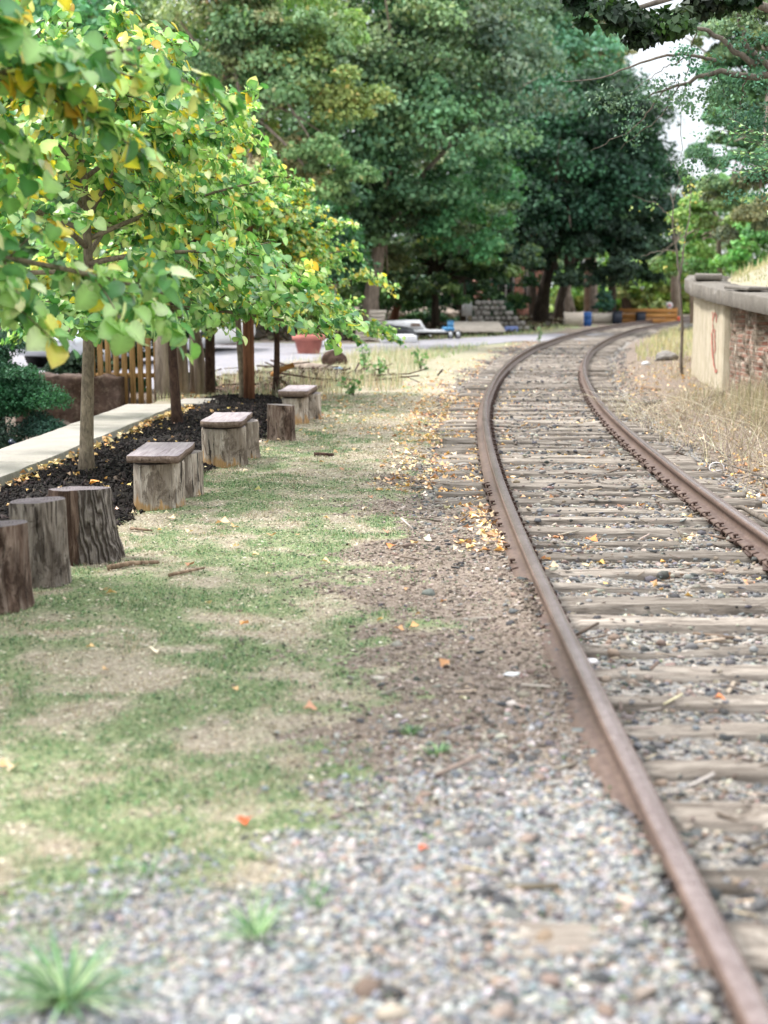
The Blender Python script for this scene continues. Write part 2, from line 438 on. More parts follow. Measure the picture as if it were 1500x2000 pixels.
M['iron'] = rust_mat('dark_iron', '#33251f', '#5c463c', .7, .3)
M['mulch'] = m_attr('mulch_chip', .9, .2, 50, .4)
M['mulch_soil'] = m_plain('mulch_soil', '#2a2523', .95, nsc=30, amt=.5, bump=.8, spec=.15)
M['asphalt'] = m_plain('asphalt', '#8e8c92', .93, nsc=1.5, amt=.18, dirt='#a39a8e', spec=.2, bump=.4, bscale=90)
M['clay_wall'] = m_plain('brown_bank', '#58453b', .95, nsc=7, amt=.55, dirt='#7a6a5a', bump=.9, bscale=25)
M['red_paint'] = m_plain('faded_red_paint', '#b56a5e', .85, nsc=25, amt=.3, dirt='#bfae94')
M['black_plastic'] = m_plain('black_plastic', '#1c1d22', .4, spec=.5)
M['white_metal'] = m_plain('white_sheet', '#dcdcdf', .5, nsc=4, dirt='#a89f94')
M['blue_plastic'] = m_plain('blue_plastic', '#1c4f8f', .45, nsc=3, amt=.2)
M['blue_metal'] = m_plain('blue_metal', '#3f7fae', .5, nsc=5, amt=.3)
M['red_plastic'] = m_plain('red_clay', '#b87468', .8, nsc=5, amt=.3)
M['rubber'] = m_plain('rubber', '#1b1a1a', .8)
M['rim'] = m_plain('wheel_rim', '#b9babd', .4, .6)
M['glass'] = m_plain('dark_glass', '#18222b', .08, spec=.8)
M['navy_paint'] = m_plain('navy_paint', '#17233a', .12, amt=.05, spec=.7)
M['silver_paint'] = m_plain('silver_paint', '#c9cdd2', .2, .3, amt=.05, spec=.6)
M['white_paint'] = m_plain('white_paint', '#e4e4e2', .3, amt=.06, spec=.5)
M['tile'] = m_plain('rust_orange', '#d0552c', .6)
M['roof'] = m_plain('roof_shingle', '#57524e', .9, nsc=12)
M['sign_white'] = m_plain('sign_white', '#ece6e6', .5)
M['sign_red'] = m_plain('sign_red', '#c23a3a', .5)
M['stonegrey'] = m_plain('grey_stone', '#8e8983', .9, nsc=6, amt=.4, bump=.6, bscale=30)
M['bin'] = m_plain('dark_bin', '#252b3a', .5)
M['lamp'] = m_plain('grey_enamel', '#cfd0d2', .4)
M['twig'] = m_bark('grey_twig', '#4f4841', '#857b70', 10, .3, bump=.3)
M['drywood'] = m_bark('dry_wood', '#5c4a3c', '#a08a74', 10, .12, bump=.6)

# ------------------------------------------------------------------ track geometry
GH = 0.79         # half distance between rail head centres
_ly = np.array([-6, 0, 3, 6, 8, 10.3, 12.8, 16.2, 18.9, 21.8, 27, 32.6, 39.3, 47.6, 57, 65.4, 75.3, 84, 94, 106, 120])
_lx = np.array([.81, .81, .815, .835, .855, .9, .975, 1.13, 1.29, 1.53, 2.08, 2.84, 3.97, 5.75, 8.1, 10.8, 14.5, 18.3, 23.2, 29.8, 38.5])
YY = np.arange(-5.5, 119, .25)
_raw = np.interp(YY, _ly, _lx)
for _ in range(60): _raw[1:-1] = .25*_raw[:-2]+.5*_raw[1:-1]+.25*_raw[2:]
_dx = np.gradient(_raw, YY); _th = np.arctan(_dx)          # heading from +Y towards +X
CX = _raw+GH*np.cos(_th); CY = YY-GH*np.sin(_th)           # centre line
CS = np.concatenate([[0], np.cumsum(np.hypot(np.diff(CX), np.diff(CY)))])
CT = _th
def center_at(s):
    return np.interp(s, CS, CX), np.interp(s, CS, CY), np.interp(s, CS, CT)
def lat(x, y):
    yy = np.array(y, float)
    for _ in range(4):
        cx = np.interp(yy, CY, CX); th = np.interp(yy, CY, CT)
        d = (x-cx)*np.sin(th)+(y-yy)*np.cos(th)
        yy = np.clip(yy+d*np.cos(th)*.9, -5.5, 116)
    cx = np.interp(yy, CY, CX); th = np.interp(yy, CY, CT)
    return (x-cx)*np.cos(th)-(y-yy)*np.sin(th), yy
def edge_x(Y):     # right-hand edge of the turf
    return np.interp(Y, [0, 4, 10, 12, 14, 18, 22, 30, 45], [.1, .05, .07, .2, .36, .5, .8, 1.5, 4.0])
WALL = np.array([(5.28, 9), (5.30, 14), (5.34, 18), (5.43, 23.5), (5.62, 26), (5.95, 28.4), (6.55, 31), (7.4, 34.3), (8.6, 37.6), (10.5, 40.5), (14, 43), (20, 45)])
def walk_x(Y): return -3.28+.0528*(np.asarray(Y, float)-12.5)
def wall_x(Y): return np.interp(Y, WALL[:, 1], WALL[:, 0])
def road_lo(x): return np.interp(x, [-14, -8, -3.2, -2.3, -.66, 1.4, 4.0, 8], [21, 23, 25, 32, 37.5, 41, 46, 50])
def road_hi(x): return np.interp(x, [-14, -5, -.77, 1.86, 5, 9], [49, 46, 44.5, 48.5, 53, 57])

def height(x, y):
    x = np.asarray(x, float); y = np.asarray(y, float)
    l, yy = lat(x, y); al = np.abs(l)
    bl = smooth(1.75, 1.35, al)
    near = smooth(13, 9, y)*(l < 0)
    depth = np.where(l < -.8, -.045*(1-near)+.012*near, -.042)
    fade = smooth(70, 30, y)
    cover = np.exp(-((l+.90)/.10)**2)*(.05*np.exp(-((y-7.7)/.55)**2)+.045*smooth(4.7, 4.1, y)+.02*fbm(y*2, y*0+3))*near
    z = bl*(depth+(.045*(fbm(x*4, y*4)-.5)*fade))
    z = z+cover+bl*.038*(fbm(x*1.9+3, y*2.3, 3)-.5)*(al < 1.3)+(1-bl)*((fbm(x*1.3+9, y*1.3)-.5)*.05*fade+(fbm(x*6, y*6+5)-.5)*.02*fade)
    r = np.clip(l-1.9, 0, None)
    z = z+np.minimum(r*.06, .5)*smooth(60, 30, y)+np.minimum(np.clip(l-2.2, 0, None)*.12, 3)*smooth(32, 48, y)
    # mound retained by the wall
    wx = wall_x(y); m = smooth(0.1, .5, x-wx)*smooth(44.5, 43, y)*(y > 6)
    z = z*(1-m)+m*(1.66+.02*np.clip(y-23, -5, 18)+np.minimum(.42*np.clip(x-wx-.6, 0, 14), 2.5))
    # bank beyond the wall on the right
    z = z+smooth(0, 22, x-10)*smooth(34, 46, y)*2.2*(l > 3)
    # sunken parking level on the left
    d = smooth(-.68, -.82, x-walk_x(y))*smooth(23.5, 20.8, y)
    z = z*(1-d)-1.45*d
    z = z+smooth(30, 90, -x)*1.5
    return z

# ------------------------------------------------------------------ ground sheet
def axis(a, segs):
    out = [a]
    for b, st in segs:
        n = max(1, int(round((b-out[-1])/st))); out += list(np.linspace(out[-1], b, n+1)[1:])
    return np.array(out)
gx = axis(-400, [(-60, 40), (-20, 4), (-5, 1), (-4.6, .2), (-3.4, .04), (-2.6, .12), (4.6, .05), (5.2, .1), (7.6, .1), (14, .6), (40, 2), (100, 10), (400, 50)])
gy = axis(-60, [(-4, 8), (2, .5), (14, .06), (24, .1), (36, .2), (60, .6), (120, 3), (200, 16), (900, 100)])
X, Y = np.meshgrid(gx, gy)
Z = height(X, Y)
L_, _ = lat(X, Y)
ex = edge_x(Y)
def grass_mask(x, y):
    l, _ = lat(x, y)
    e = edge_x(y)-.20+.25*smooth(12, 18, y)+(fbm(x*1.6+3, y*1.5, 5)-.5)*1.3+.22*smooth(.56, .70, fbm(x*.6+20, y*2.4+11, 3))
    g = smooth(.36, -.26, x-e)*(1-.75*smooth(-.5, .1, x-e)*smooth(.42, .62, fbm(x*6+9, y*6)))*smooth(3.55, 4.35, y+(fbm(x*3.1, y*3.1+40)-.5)*1.1-.05*np.clip(x, -3, 1))
    g = g*smooth(60, 50, y)
    lot = (y > road_hi(x)+.6)&(l < -2.6)
    far = smooth(28, 34, y)*smooth(-1.9, -2.6, l)
    g = np.maximum(g, far)
    right = smooth(2.7, 3.6, l)*smooth(9, 12, y)*.8
    mound = (x > wall_x(y)+.6)&(y < 44)
    g = np.maximum(g, right); g = np.where(mound, 1.0, g)
    g = np.where((x < walk_x(y)-.7)&(y < 25), 0, g); g = np.where(lot, 0, g)
    return g
def dead_mask(x, y):
    n = .36*fbm(x*1.7+50, y*1.5+8, 3)+.64*fbm(x*6+5, y*6+8, 4)
    d = smooth(.40, .68, n+.10*smooth(11, 20, y)+.05*smooth(-.8, .1, x))*.88+.04
    l, _ = lat(x, y)
    d = np.where(l > 1.5, np.maximum(d, .9), d)
    d = np.where((x > wall_x(y)+.6)&(y < 44), .72, d)
    d = np.where((y > 27)&(l < -1), d*.5+.25, d)
    d = np.where(y > 44, .25, d)
    return d
G = grass_mask(X, Y); Dm = dead_mask(X, Y)
GR = np.clip(smooth(1.7, 1.3, np.abs(L_))*np.where(L_ < -.7, smooth(9, 13, Y)*.7, .75)+smooth(4.7, 4.0, Y)*(L_ < 1.6)+.55*smooth(6.3, 4.8, Y)*smooth(-.6, .1, X)*(L_ < 0), 0, 1)
colg = np.stack([G, GR, Dm], -1).reshape(-1, 3)
ny, nx = X.shape
ii = (np.arange(ny-1)[:, None]*nx+np.arange(nx-1)[None, :])
q = np.stack([ii, ii+1, ii+nx+1, ii+nx], -1).reshape(-1, 4)
# leave no ground under the retaining wall's vertical jump: it is smooth there, the wall stands in front
ground = mesh_obj('ground', np.stack([X, Y, Z], -1), [q], M['ground'], colg, smooth_=True)
tag(ground, kind='structure')
def hz(x, y): return float(height(np.array([x]), np.array([y]))[0])

# road sheet
rx = np.linspace(-40, 8.5, 110); rows = []
for k in np.linspace(0, 1, 24):
    lo = road_lo(rx)+.5*np.sin(rx*1.7)*.5; hi = road_hi(rx); yy = lo+(hi-lo)*k
    rows.append(np.stack([rx, yy, height(rx, yy)+.012+.02*smooth(0, .1, k)*smooth(1, .9, k)], -1))
rows = np.array(rows); ii = (np.arange(23)[:, None]*110+np.arange(109)[None, :])
road = mesh_obj('road', rows, [np.stack([ii, ii+1, ii+111, ii+110], -1).reshape(-1, 4)], M['asphalt'], smooth_=True)
tag(road, kind='structure')
# parking pavement below the slab
v, f = boxv(-14.7, 10.5, -1.44, 20, 19, .02)
tag(mesh_obj('parking_pavement', v, f, M['asphalt']), kind='structure')

# ------------------------------------------------------------------ ballast stones
def rock_templates(k=14):
    phi = (1+5**.5)/2
    base = np.array([(-1, phi, 0), (1, phi, 0), (-1, -phi, 0), (1, -phi, 0), (0, -1, phi), (0, 1, phi), (0, -1, -phi), (0, 1, -phi), (phi, 0, -1), (phi, 0, 1), (-phi, 0, -1), (-phi, 0, 1)])/1.9
    F = np.array([(0, 11, 5), (0, 5, 1), (0, 1, 7), (0, 7, 10), (0, 10, 11), (1, 5, 9), (5, 11, 4), (11, 10, 2), (10, 7, 6), (7, 1, 8), (3, 9, 4), (3, 4, 2), (3, 2, 6), (3, 6, 8), (3, 8, 9), (4, 9, 5), (2, 4, 11), (6, 2, 10), (8, 6, 7), (9, 8, 1)])
    return [base*(1+RNG.normal(size=(12, 1))*.17)*np.array([1, RNG.uniform(.55, .95), RNG.uniform(.28, .55)])+RNG.normal(size=(12, 3))*.11 for _ in range(k)], F
RT, RF = rock_templates()
def stones(name, x, y, size, palette, weights, zoff=0.0, label=None):
    n = len(x); z = height(x, y)+size*.12+zoff
    if name == 'ballast_gravel': z = z+np.where(RNG.random(n) < .06, .045, 0)*(np.abs(lat(x, y)[0]) < .7)
    rot = rand_rot(n)
    yaw = RNG.uniform(0, 6.28, n); c, s_ = np.cos(yaw), np.sin(yaw)
    tl = rot*.0; tl[:, 0, 0] = c; tl[:, 0, 1] = -s_; tl[:, 1, 0] = s_; tl[:, 1, 1] = c; tl[:, 2, 2] = 1
    a = RNG.normal(size=n)*.45; ca, sa = np.cos(a), np.sin(a)
    tx = rot*0; tx[:, 0, 0] = 1; tx[:, 1, 1] = ca; tx[:, 1, 2] = -sa; tx[:, 2, 1] = sa; tx[:, 2, 2] = ca
    rot = np.einsum('nij,njk->nik', tl, tx)
    cols = pick_cols(n, palette, weights, .16)
    acc = Acc(); which = RNG.integers(0, len(RT), n)
    for k in range(len(RT)):
        m = which == k
        if m.any():
            v, fs, c_ = scatter(RT[k], [RF], np.stack([x, y, z], -1)[m], rot[m], size[m], cols[m]); acc.add(v, fs, c_)
    o = acc.build(name, M['stone']); tag(o, label, kind='stuff'); return o
def rnd_region(n, x0, x1, y0, y1, pw=1.0):
    return RNG.uniform(x0, x1, n), y0+(y1-y0)*RNG.random(n)**pw
PAL = ['#8b867f', '#747576', '#a89f94', '#5f5e5f', '#968a7e', '#c2bab0', '#857468', '#4b4b4c']
# between and beside the rails
s = CS[0]; n = 92000
ss = np.interp(2.6, CY, CS)+(np.interp(42, CY, CS)-np.interp(2.6, CY, CS))*RNG.random(n)**1.7
ll = RNG.uniform(-1.75, 1.7, n)
cx, cyy, th = center_at(ss); sx = cx+ll*np.cos(th); sy = cyy-ll*np.sin(th)
keep = ~((ll < -.86)&(RNG.random(n) > np.interp(sy, [4, 5.2, 6.2, 9, 11, 14], [1, .5, .10, .16, .4, .6])))&~((ll > .95)&(RNG.random(n) > .35))&(RNG.random(n) < .8)
keep &= (ll > -.8)|(RNG.random(n) > grass_mask(sx, sy)*.9+.5*smooth(-1.2, -1.75, ll))
sx, sy, ll = sx[keep], sy[keep], ll[keep]
size = RNG.lognormal(-4.38, .40, len(sx))*(1+.02*sy)
stones('ballast_gravel', sx, sy, np.clip(size, .008, .045), PAL, [5, 5, 2, 5, 4, .5, 4, 5], label='grey crushed stone ballast between and beside the rails')
# foreground gravel
n = 76000
x, y = rnd_region(n, -2.3, .95, 2.4, 5.0); k = (1-grass_mask(x, y)*.995 > RNG.random(n)**.7)&(RNG.random(n) < smooth(5.2, 4.3, y)*.8+.2); x, y = x[k], y[k]
x2, y2 = rnd_region(8000, -.7, .85, 4.2, 6.4, 1.9); k = (RNG.random(len(x2)) > grass_mask(x2, y2)*.97)&(RNG.random(len(x2)) < smooth(6.3, 4.3, y2+(fbm(x2*3, y2*3)-.5)*1.2)); x2, y2 = x2[k], y2[k]
x = np.append(x, x2); y = np.append(y, y2)
stones('gravel', x, y, np.clip(RNG.lognormal(-4.85, .48, len(x)), .003, .024), ['#9b9995', '#8a8e92', '#a9a5a0', '#787b80', '#9f968c', '#b9b5b0', '#66696e', '#8f7f74'], [6, 6, 4, 3, 2, 1.2, 1.4, 1], label='pale loose gravel across the foreground')
# fine crumbs on the dirt shoulder
x, y = rnd_region(40000, -.9, 1.0, 4.6, 16, 1.2); k = (RNG.random(len(x)) > grass_mask(x, y)*.93)&(lat(x, y)[0] < -.8); x, y = x[k], y[k]
stones('grit', x, y, np.clip(RNG.lognormal(-5.0, .5, len(x)), .003, .018), ['#786c61', '#8f8277', '#574d45', '#a3978c', '#bfb0a8'], [4, 4, 4, 2, .5], label='brown grit on the dirt shoulder left of the rail')

# ------------------------------------------------------------------ ties
def tie_mesh(k):
    rg = np.random.default_rng(100+k)
    nx_, ny_ = 60, 9; Lh, Wh = 1.3, rg.uniform(.066, .098)
    U = np.linspace(-Lh, Lh, nx_); V = np.linspace(-Wh, Wh, ny_)
    u, v = np.meshgrid(U, V, indexing='ij')
    groove = (np.sin(V*rg.uniform(120, 200)+rg.uniform(0, 6))[None]*.004)+(_perm[(np.arange(nx_)//4+k*9)[:, None] & 255, (np.arange(ny_)*7+k)[None] & 255]-.5)*.014
    groove += (fbm(u*3+k*5, v*30+k)-.5)*.022
    e = np.minimum(Wh-np.abs(v), .03)/.03; z = -.012*(1-e)**2+groove
    endd = smooth(Lh, Lh-.12, np.abs(u)); z = z*1.0-(1-endd)*.02*rg.random()
    z = z-.04*smooth(.64, .72, fbm(u*2.2+k*7, v*6+k))
    vv = v*(1+.7*(fbm(u*2+k, v*0+k*3+np.sign(v))-.5))+.012*np.sin(u*2+k); uu = u+(np.abs(u) > Lh-.01)*np.sign(u)*(fbm(v*30+k, v*0)-.5)*.14
    top = np.stack([uu, vv, z], -1).reshape(-1, 3)
    bot = top.copy(); bot[:, 2] = -.15
    allv = np.concatenate([top, bot]); N = nx_*ny_
    i = (np.arange(nx_-1)[:, None]*ny_+np.arange(ny_-1)[None]); qt = np.stack([i, i+ny_, i+ny_+1, i+1], -1).reshape(-1, 4)
    side = []
    for a in range(nx_-1):
        for j in (0, ny_-1):
            p, q_ = a*ny_+j, (a+1)*ny_+j
            side.append([p, q_, q_+N, p+N] if j else [q_, p, p+N, q_+N])
    for b in range(ny_-1):
        for a in (0, nx_-1):
            p, q_ = a*ny_+b, a*ny_+b+1
            side.append([p, q_, q_+N, p+N] if a == 0 else [q_, p, p+N, q_+N])
    return allv, [np.concatenate([qt, np.array(side)])]
tie_protos = []
TIE_LABEL = 'weathered grey wooden railroad tie set crosswise in the ballast under the rails'
s0 = float(np.interp(3.15, CY, CS)); s1 = float(np.interp(100, CY, CS))
tie_s = []; s = s0
while s < s1:
    tie_s.append(s); s += .475+RNG.uniform(-.05, .06)
TIES = []
for i, s in enumerate(tie_s):
    if i < 16:
        v, f = tie_mesh(i); o = mesh_obj('railroad_tie', v, f, M['tie']); tie_protos.append(o)
    else:
        o = tie_protos[int(RNG.integers(0, 16))].copy(); COL.objects.link(o)
    cx, cyy, th = center_at(s)
    sh = RNG.normal()*.04
    o.location = (cx+sh, cyy, RNG.uniform(-.022, .010)); o.rotation_euler = (RNG.normal()*.02, RNG.normal()*.008, -th+RNG.normal()*.012+(math.pi if RNG.random() > .5 else 0))
    o.scale = (1, RNG.uniform(.72, 1.22), 1)
    tag(o, TIE_LABEL, 'railroad tie', 'wooden ties under the track'); TIES.append((o, s))

# splintered wood lying on the ballast
n = 2600
ss = np.interp(3, CY, CS)+(np.interp(34, CY, CS)-np.interp(3, CY, CS))*RNG.random(n)**1.4; ll = RNG.uniform(-1.6, 1.9, n)
cx, cyy, th = center_at(ss); x, y = cx+ll*np.cos(th), cyy-ll*np.sin(th)
k = (np.abs(np.abs(ll)-GH) > .09)&~((ll < -.8)&(y < 9)&(RNG.random(n) > .25)); x, y, th = x[k], y[k], th[k]; n = len(x)
bv, bf = boxv(0, 0, 0, 1.0, .10, .05)
yaw = RNG.normal(size=n)*.5-th; tip = np.stack([-np.sin(yaw), np.cos(yaw), RNG.normal(size=n)*.12], -1)
v, fs, c = scatter(bv, bf, np.stack([x, y, height(x, y)+.012+.03*(RNG.random(n) < .35)], -1), frames(tip, np.stack([RNG.normal(size=n)*.3, RNG.normal(size=n)*.3, np.ones(n)], -1)), np.clip(RNG.lognormal(-2.6, .5, n), .02, .22), pick_cols(n, ['#9c9084', '#7a6c60', '#bdb2a6', '#5d5046', '#c9b69c'], [3, 3, 2, 2, 1]))
tag(mesh_obj('wood_splinters', v, fs, M['stone'], c), 'grey wood splinters and bark bits between the ties', kind='stuff')

# ------------------------------------------------------------------ rails
PROF = [(-.096, .012, 0), (-.096, .026, 0), (-.035, .040, 0), (-.010, .046, 0), (-.009, .102, 0), (-.036, .116, 0), (-.038, .140, 0), (-.030, .150, 1), (0, .1525, 1), (.030, .150, 1), (.038, .140, 0), (.036, .116, 0), (.009, .102, 0), (.010, .046, 0), (.035, .040, 0), (.080, .026, 0), (.080, .012, 0)]
def rail_obj(side, label):
    step = .25; S = np.arange(CS[8], CS[-1]-.5, step)
    cx, cyy, th = center_at(S)
    pr = np.array([(a, b) for a, b, _ in PROF]); k = len(pr)
    off = side*GH
    v = np.stack([cx[:, None]+(off+pr[None, :, 0])*np.cos(th)[:, None], cyy[:, None]-(off+pr[None, :, 0])*np.sin(th)[:, None], np.tile(pr[:, 1], (len(S), 1))], -1)
    i = (np.arange(len(S)-1)[:, None]*k+np.arange(k)[None]); j = np.arange(k)[None]; i2 = (np.arange(len(S)-1)[:, None]*k+(j+1) % k)
    q = np.stack([i, i2, i2+k, i+k], -1).reshape(-1, 4)
    mi = np.tile([1 if PROF[a][2] and PROF[(a+1) % k][2] else 0 for a in range(k)], len(S)-1)
    o = mesh_obj('rail', v, [q[:, ::-1]], mats=[M['rail'], M['rail_head']], mi=mi, smooth_=False)
    tag(o, label, 'rail', 'rails of the curving track')
    return o
rails = {-1: rail_obj(-1, 'brown steel rail on the left of the track, bordering the grass and gravel'), 1: rail_obj(1, 'brown steel rail on the right of the track, nearer the concrete and brick wall')}
# anchors: C-shaped clips hooked on the rail foot
def anchor_mesh():
    pts = [(-.072, .030), (-.052, .040), (-.078, .046), (-.108, .036), (-.122, .012), (-.104, -.012), (-.08, -.01), (-.088, .004), (-.102, .012), (-.094, .026)]
    a = Acc(); pts = np.array(pts); n = len(pts); w_ = .018
    v = np.concatenate([np.stack([pts[:, 0], np.full(n, -w_), pts[:, 1]], -1), np.stack([pts[:, 0], np.full(n, w_), pts[:, 1]], -1)])
    f = [[i, (i+1) % n, (i+1) % n+n, i+n] for i in range(n)]
    a.add(v, f); a.add(v, [list(range(n))[::-1], list(range(n, 2*n))])
    return a
anc = {}
def place_part(proto, rail, side, inner, s, dz=0, name=None):
    cx, cyy, th = center_at(s); off = side*GH
    o = proto.copy(); COL.objects.link(o); o.parent = rail
    o.location = (cx+off*math.cos(th), cyy-off*math.sin(th), dz)
    if proto is proto_anchor: o.scale = (.93, .7, .85)
    flip = 0 if inner else math.pi
    o.rotation_euler = (RNG.normal()*.05, 0, -th+flip+RNG.normal()*.08)
    return o
proto_anchor = anchor_mesh().build('rail_anchor', M['iron'], link=False)
# spike + tie plate
a = Acc(); v, f = boxv(0, 0, .006, .23, .17, .011, bev=.003); a.add(v, f); proto_plate = a.build('tie_plate', M['iron'], link=False)
a = Acc()
v, f = boxv(-.088, 0, .03, .016, .016, .05); a.add(v, f); v, f = boxv(-.082, 0, .052, .036, .03, .014, bev=.004); a.add(v, f)
proto_spike = a.build('spike', M['iron'], link=False)
for side in (-1, 1):
    na = nspk = npl = 0
    for (tobj, s) in TIES:
        yy_ = float(np.interp(s, CS, CY))
        if 8.5 < yy_ < 26 and npl < 60:
            place_part(proto_plate, rails[side], side, True, s, .0); npl += 1
            for inner in (True, False):
                if nspk < 98 and (inner or side == 1 or yy_ < 12.5): place_part(proto_spike, rails[side], side, (side == 1) == inner, s+RNG.uniform(-.05, .05)); nspk += 1
        if 7.0 < yy_ < 30 and na < 98:
            for d in ((-.13, .13) if side == 1 else (-.1, .1)):
                # inner side of the right rail is its left (-x) side; of the left rail its right side
                place_part(proto_anchor, rails[side], side, side == 1, s+d+RNG.normal()*.012); na += 1
# outer clips on the left rail
for yy_ in (10.6, 11.3, 9.5, 8.7, 12.1, 12.6):
    place_part(proto_anchor, rails[-1], -1, True, float(np.interp(yy_, CY, CS)), 0)
# joint bar on the right rail
a = Acc(); v, f = boxv(-.03, 0, .075, .028, .62, .055, bev=.008); a.add(v, f)
for k in (-.22, -.07, .07, .22):
    v, f = tube([(-.042, k, .075), (-.062, k, .075)], .014, 6); a.add(v, f)
jb = a.build('joint_bar', M['rail'], link=False)
place_part(jb, rails[-1], -1, False, float(np.interp(6.9, CY, CS)))

# ------------------------------------------------------------------ grass
BT = np.array([(-.5, 0, 0), (.5, 0, 0), (.32, .12, .6), (-.32, .12, .6), (0, .38, 1.0)])
BF = [np.array([[0, 1, 2, 3]]), np.array([[3, 2, 4]])]
def blades(name, x, y, hgt, wid, cols, lean=1.0, label=None, kind='stuff', mat='grass', z=None):
    n = len(x); zz = height(x, y)-.004 if z is None else z
    yaw = RNG.uniform(0, 6.28, n); c, s_ = np.cos(yaw), np.sin(yaw); ln = RNG.uniform(.2, 1.3, n)*lean
    rot = np.zeros((n, 3, 3)); rot[:, 0, 0] = c; rot[:, 0, 1] = -s_*ln; rot[:, 1, 0] = s_; rot[:, 1, 1] = c*ln; rot[:, 2, 2] = 1
    sc = np.stack([wid, hgt, hgt], -1)
    v, fs, cc = scatter(BT, BF, np.stack([x, y, zz], -1), rot, sc, cols)
    o = mesh_obj(name, v, fs, M[mat], cc); tag(o, label, kind=kind); return o
def col_grass(x, y, n):
    d = dead_mask(x, y)
    g = pick_cols(n, ['#5a7a50', '#769368', '#4a6c48', '#96a883', '#829a76'], [3, 3, 2.5, 2, 2], .22)
    t = pick_cols(n, ['#bbae98', '#a09480', '#cbc0ac', '#8f836c'], [3, 2, 2, 1], .15)
    k = (RNG.random(n) < d)[:, None]
    return np.where(k, t, g)
n = 260000
x = RNG.uniform(-2.6, 1.4, n); y = 3.3+(22.5-3.5)*RNG.random(n)**1.6
g = grass_mask(x, y); d = dead_mask(x, y); tuft = fbm(x*5, y*5+70)
k = (RNG.random(n) < g*(1-.55*d)*smooth(.36, .58, tuft+.12*(1-d)))&(x > np.interp(y, [3, 8, 9, 12, 15, 20], [-3, -2.9, -2.2, -1.85, -1.55, -1.15])-.12)
x, y = x[k], y[k]; m = len(x)
hh = RNG.uniform(.006, .018, m)*(1+.9*smooth(.5, .7, fbm(x*5, y*5+70)))*(1+.015*y)
blades('grass', x, y, hh, RNG.uniform(.002, .0045, m)*(1+.05*y), col_grass(x, y, m), 2.0, 'short patchy lawn of green and straw coloured grass')
# flat thatch and clover flecks that break the turf up
n = 170000
x = RNG.uniform(-2.6, 1.5, n); y = 3.3+(24-3.3)*RNG.random(n)**1.5
k = (RNG.random(n) < grass_mask(x, y)+.06)&(x > np.interp(y, [3, 8, 9, 12, 15, 20], [-3, -2.9, -2.2, -1.85, -1.55, -1.15])-.1); x, y = x[k], y[k]; n = len(x)
d = dead_mask(x, y); isd = RNG.random(n) < np.clip(d*1.1+.12, 0, 1)
cc = np.where(isd[:, None], pick_cols(n, ['#cfc5b3', '#b2a692', '#8b7f6c', '#e2dbcc', '#685e50'], [4, 4, 3, 1.2, 2.5], .15), pick_cols(n, ['#4d6b46', '#6b8a5c', '#3d5a3a', '#98ab80', '#2c4530'], [3, 3, 2, 2, 2], .15))
KT0 = np.array([(0, -.4, 0), (.35, 0, .12), (0, .6, 0), (-.35, 0, .12)])
nr = np.stack([RNG.normal(size=n)*.6, RNG.normal(size=n)*.6-.3, np.ones(n)], -1); yaw = RNG.uniform(0, 6.28, n)
sz = RNG.uniform(.005, .016, n)*(1+.03*y); sz3 = np.stack([sz*np.where(isd, RNG.uniform(.2, .9, n), 1.0), sz*np.where(isd, 1.6, 1.0), sz], -1)
v, fs, c = scatter(KT0, [np.array([[0, 1, 2, 3]])], np.stack([x, y, height(x, y)+.004+RNG.random(n)*.012], -1), frames(np.stack([np.cos(yaw), np.sin(yaw), RNG.normal(size=n)*.2], -1), nr), sz3, cc)
tag(mesh_obj('clover', v, fs, M['grass'], c), 'low clover and dead thatch through the lawn', kind='stuff')
# pale tall grass beyond the lawn
n = 46000
x = RNG.uniform(-3.6, 5.2, n); y = RNG.uniform(21.5, 44, n); l, _ = lat(x, y)
k = (y < road_lo(x)-.3)&(l < -2.4-.04*(y-25))&(y > 21.5+1.1*np.clip(-x-1, 0, 3)*0)&(fbm(x*1.1, y*.8) > .40-.0*y)&(y > np.interp(x, [-4, -1.5, 0, 2, 5], [22, 22.5, 24.5, 27, 33]))
x, y = x[k], y[k]; m = len(x)
hv = RNG.uniform(.12, .42, m)*smooth(.35, .65, fbm(x*.7+4, y*.7))+.08
cc = pick_cols(m, ['#c9bda4', '#d9d0bc', '#aa9d80', '#8b9c78', '#a5b092'], [4, 3, 3, 2.4, 2], .15)
blades('tall_grass', x, y, hv*.8, RNG.uniform(.006, .012, m), cc, 1.2, 'pale dry tall grass between lawn and road')
# verge beyond, along the track, green
n = 16000
x = RNG.uniform(-2, 10, n); y = RNG.uniform(36, 66, n); l, _ = lat(x, y); k = (l < -2.6)&(l > -6)&((y < road_lo(x))|(y > road_hi(x))); x, y = x[k], y[k]; m = len(x)
blades('verge_grass', x, y, RNG.uniform(.06, .18, m), RNG.uniform(.012, .03, m), pick_cols(m, ['#8fa878', '#a9b98c', '#7b9562', '#cabf98'], [3, 3, 2, 2]), .8, 'green verge beside the far track')
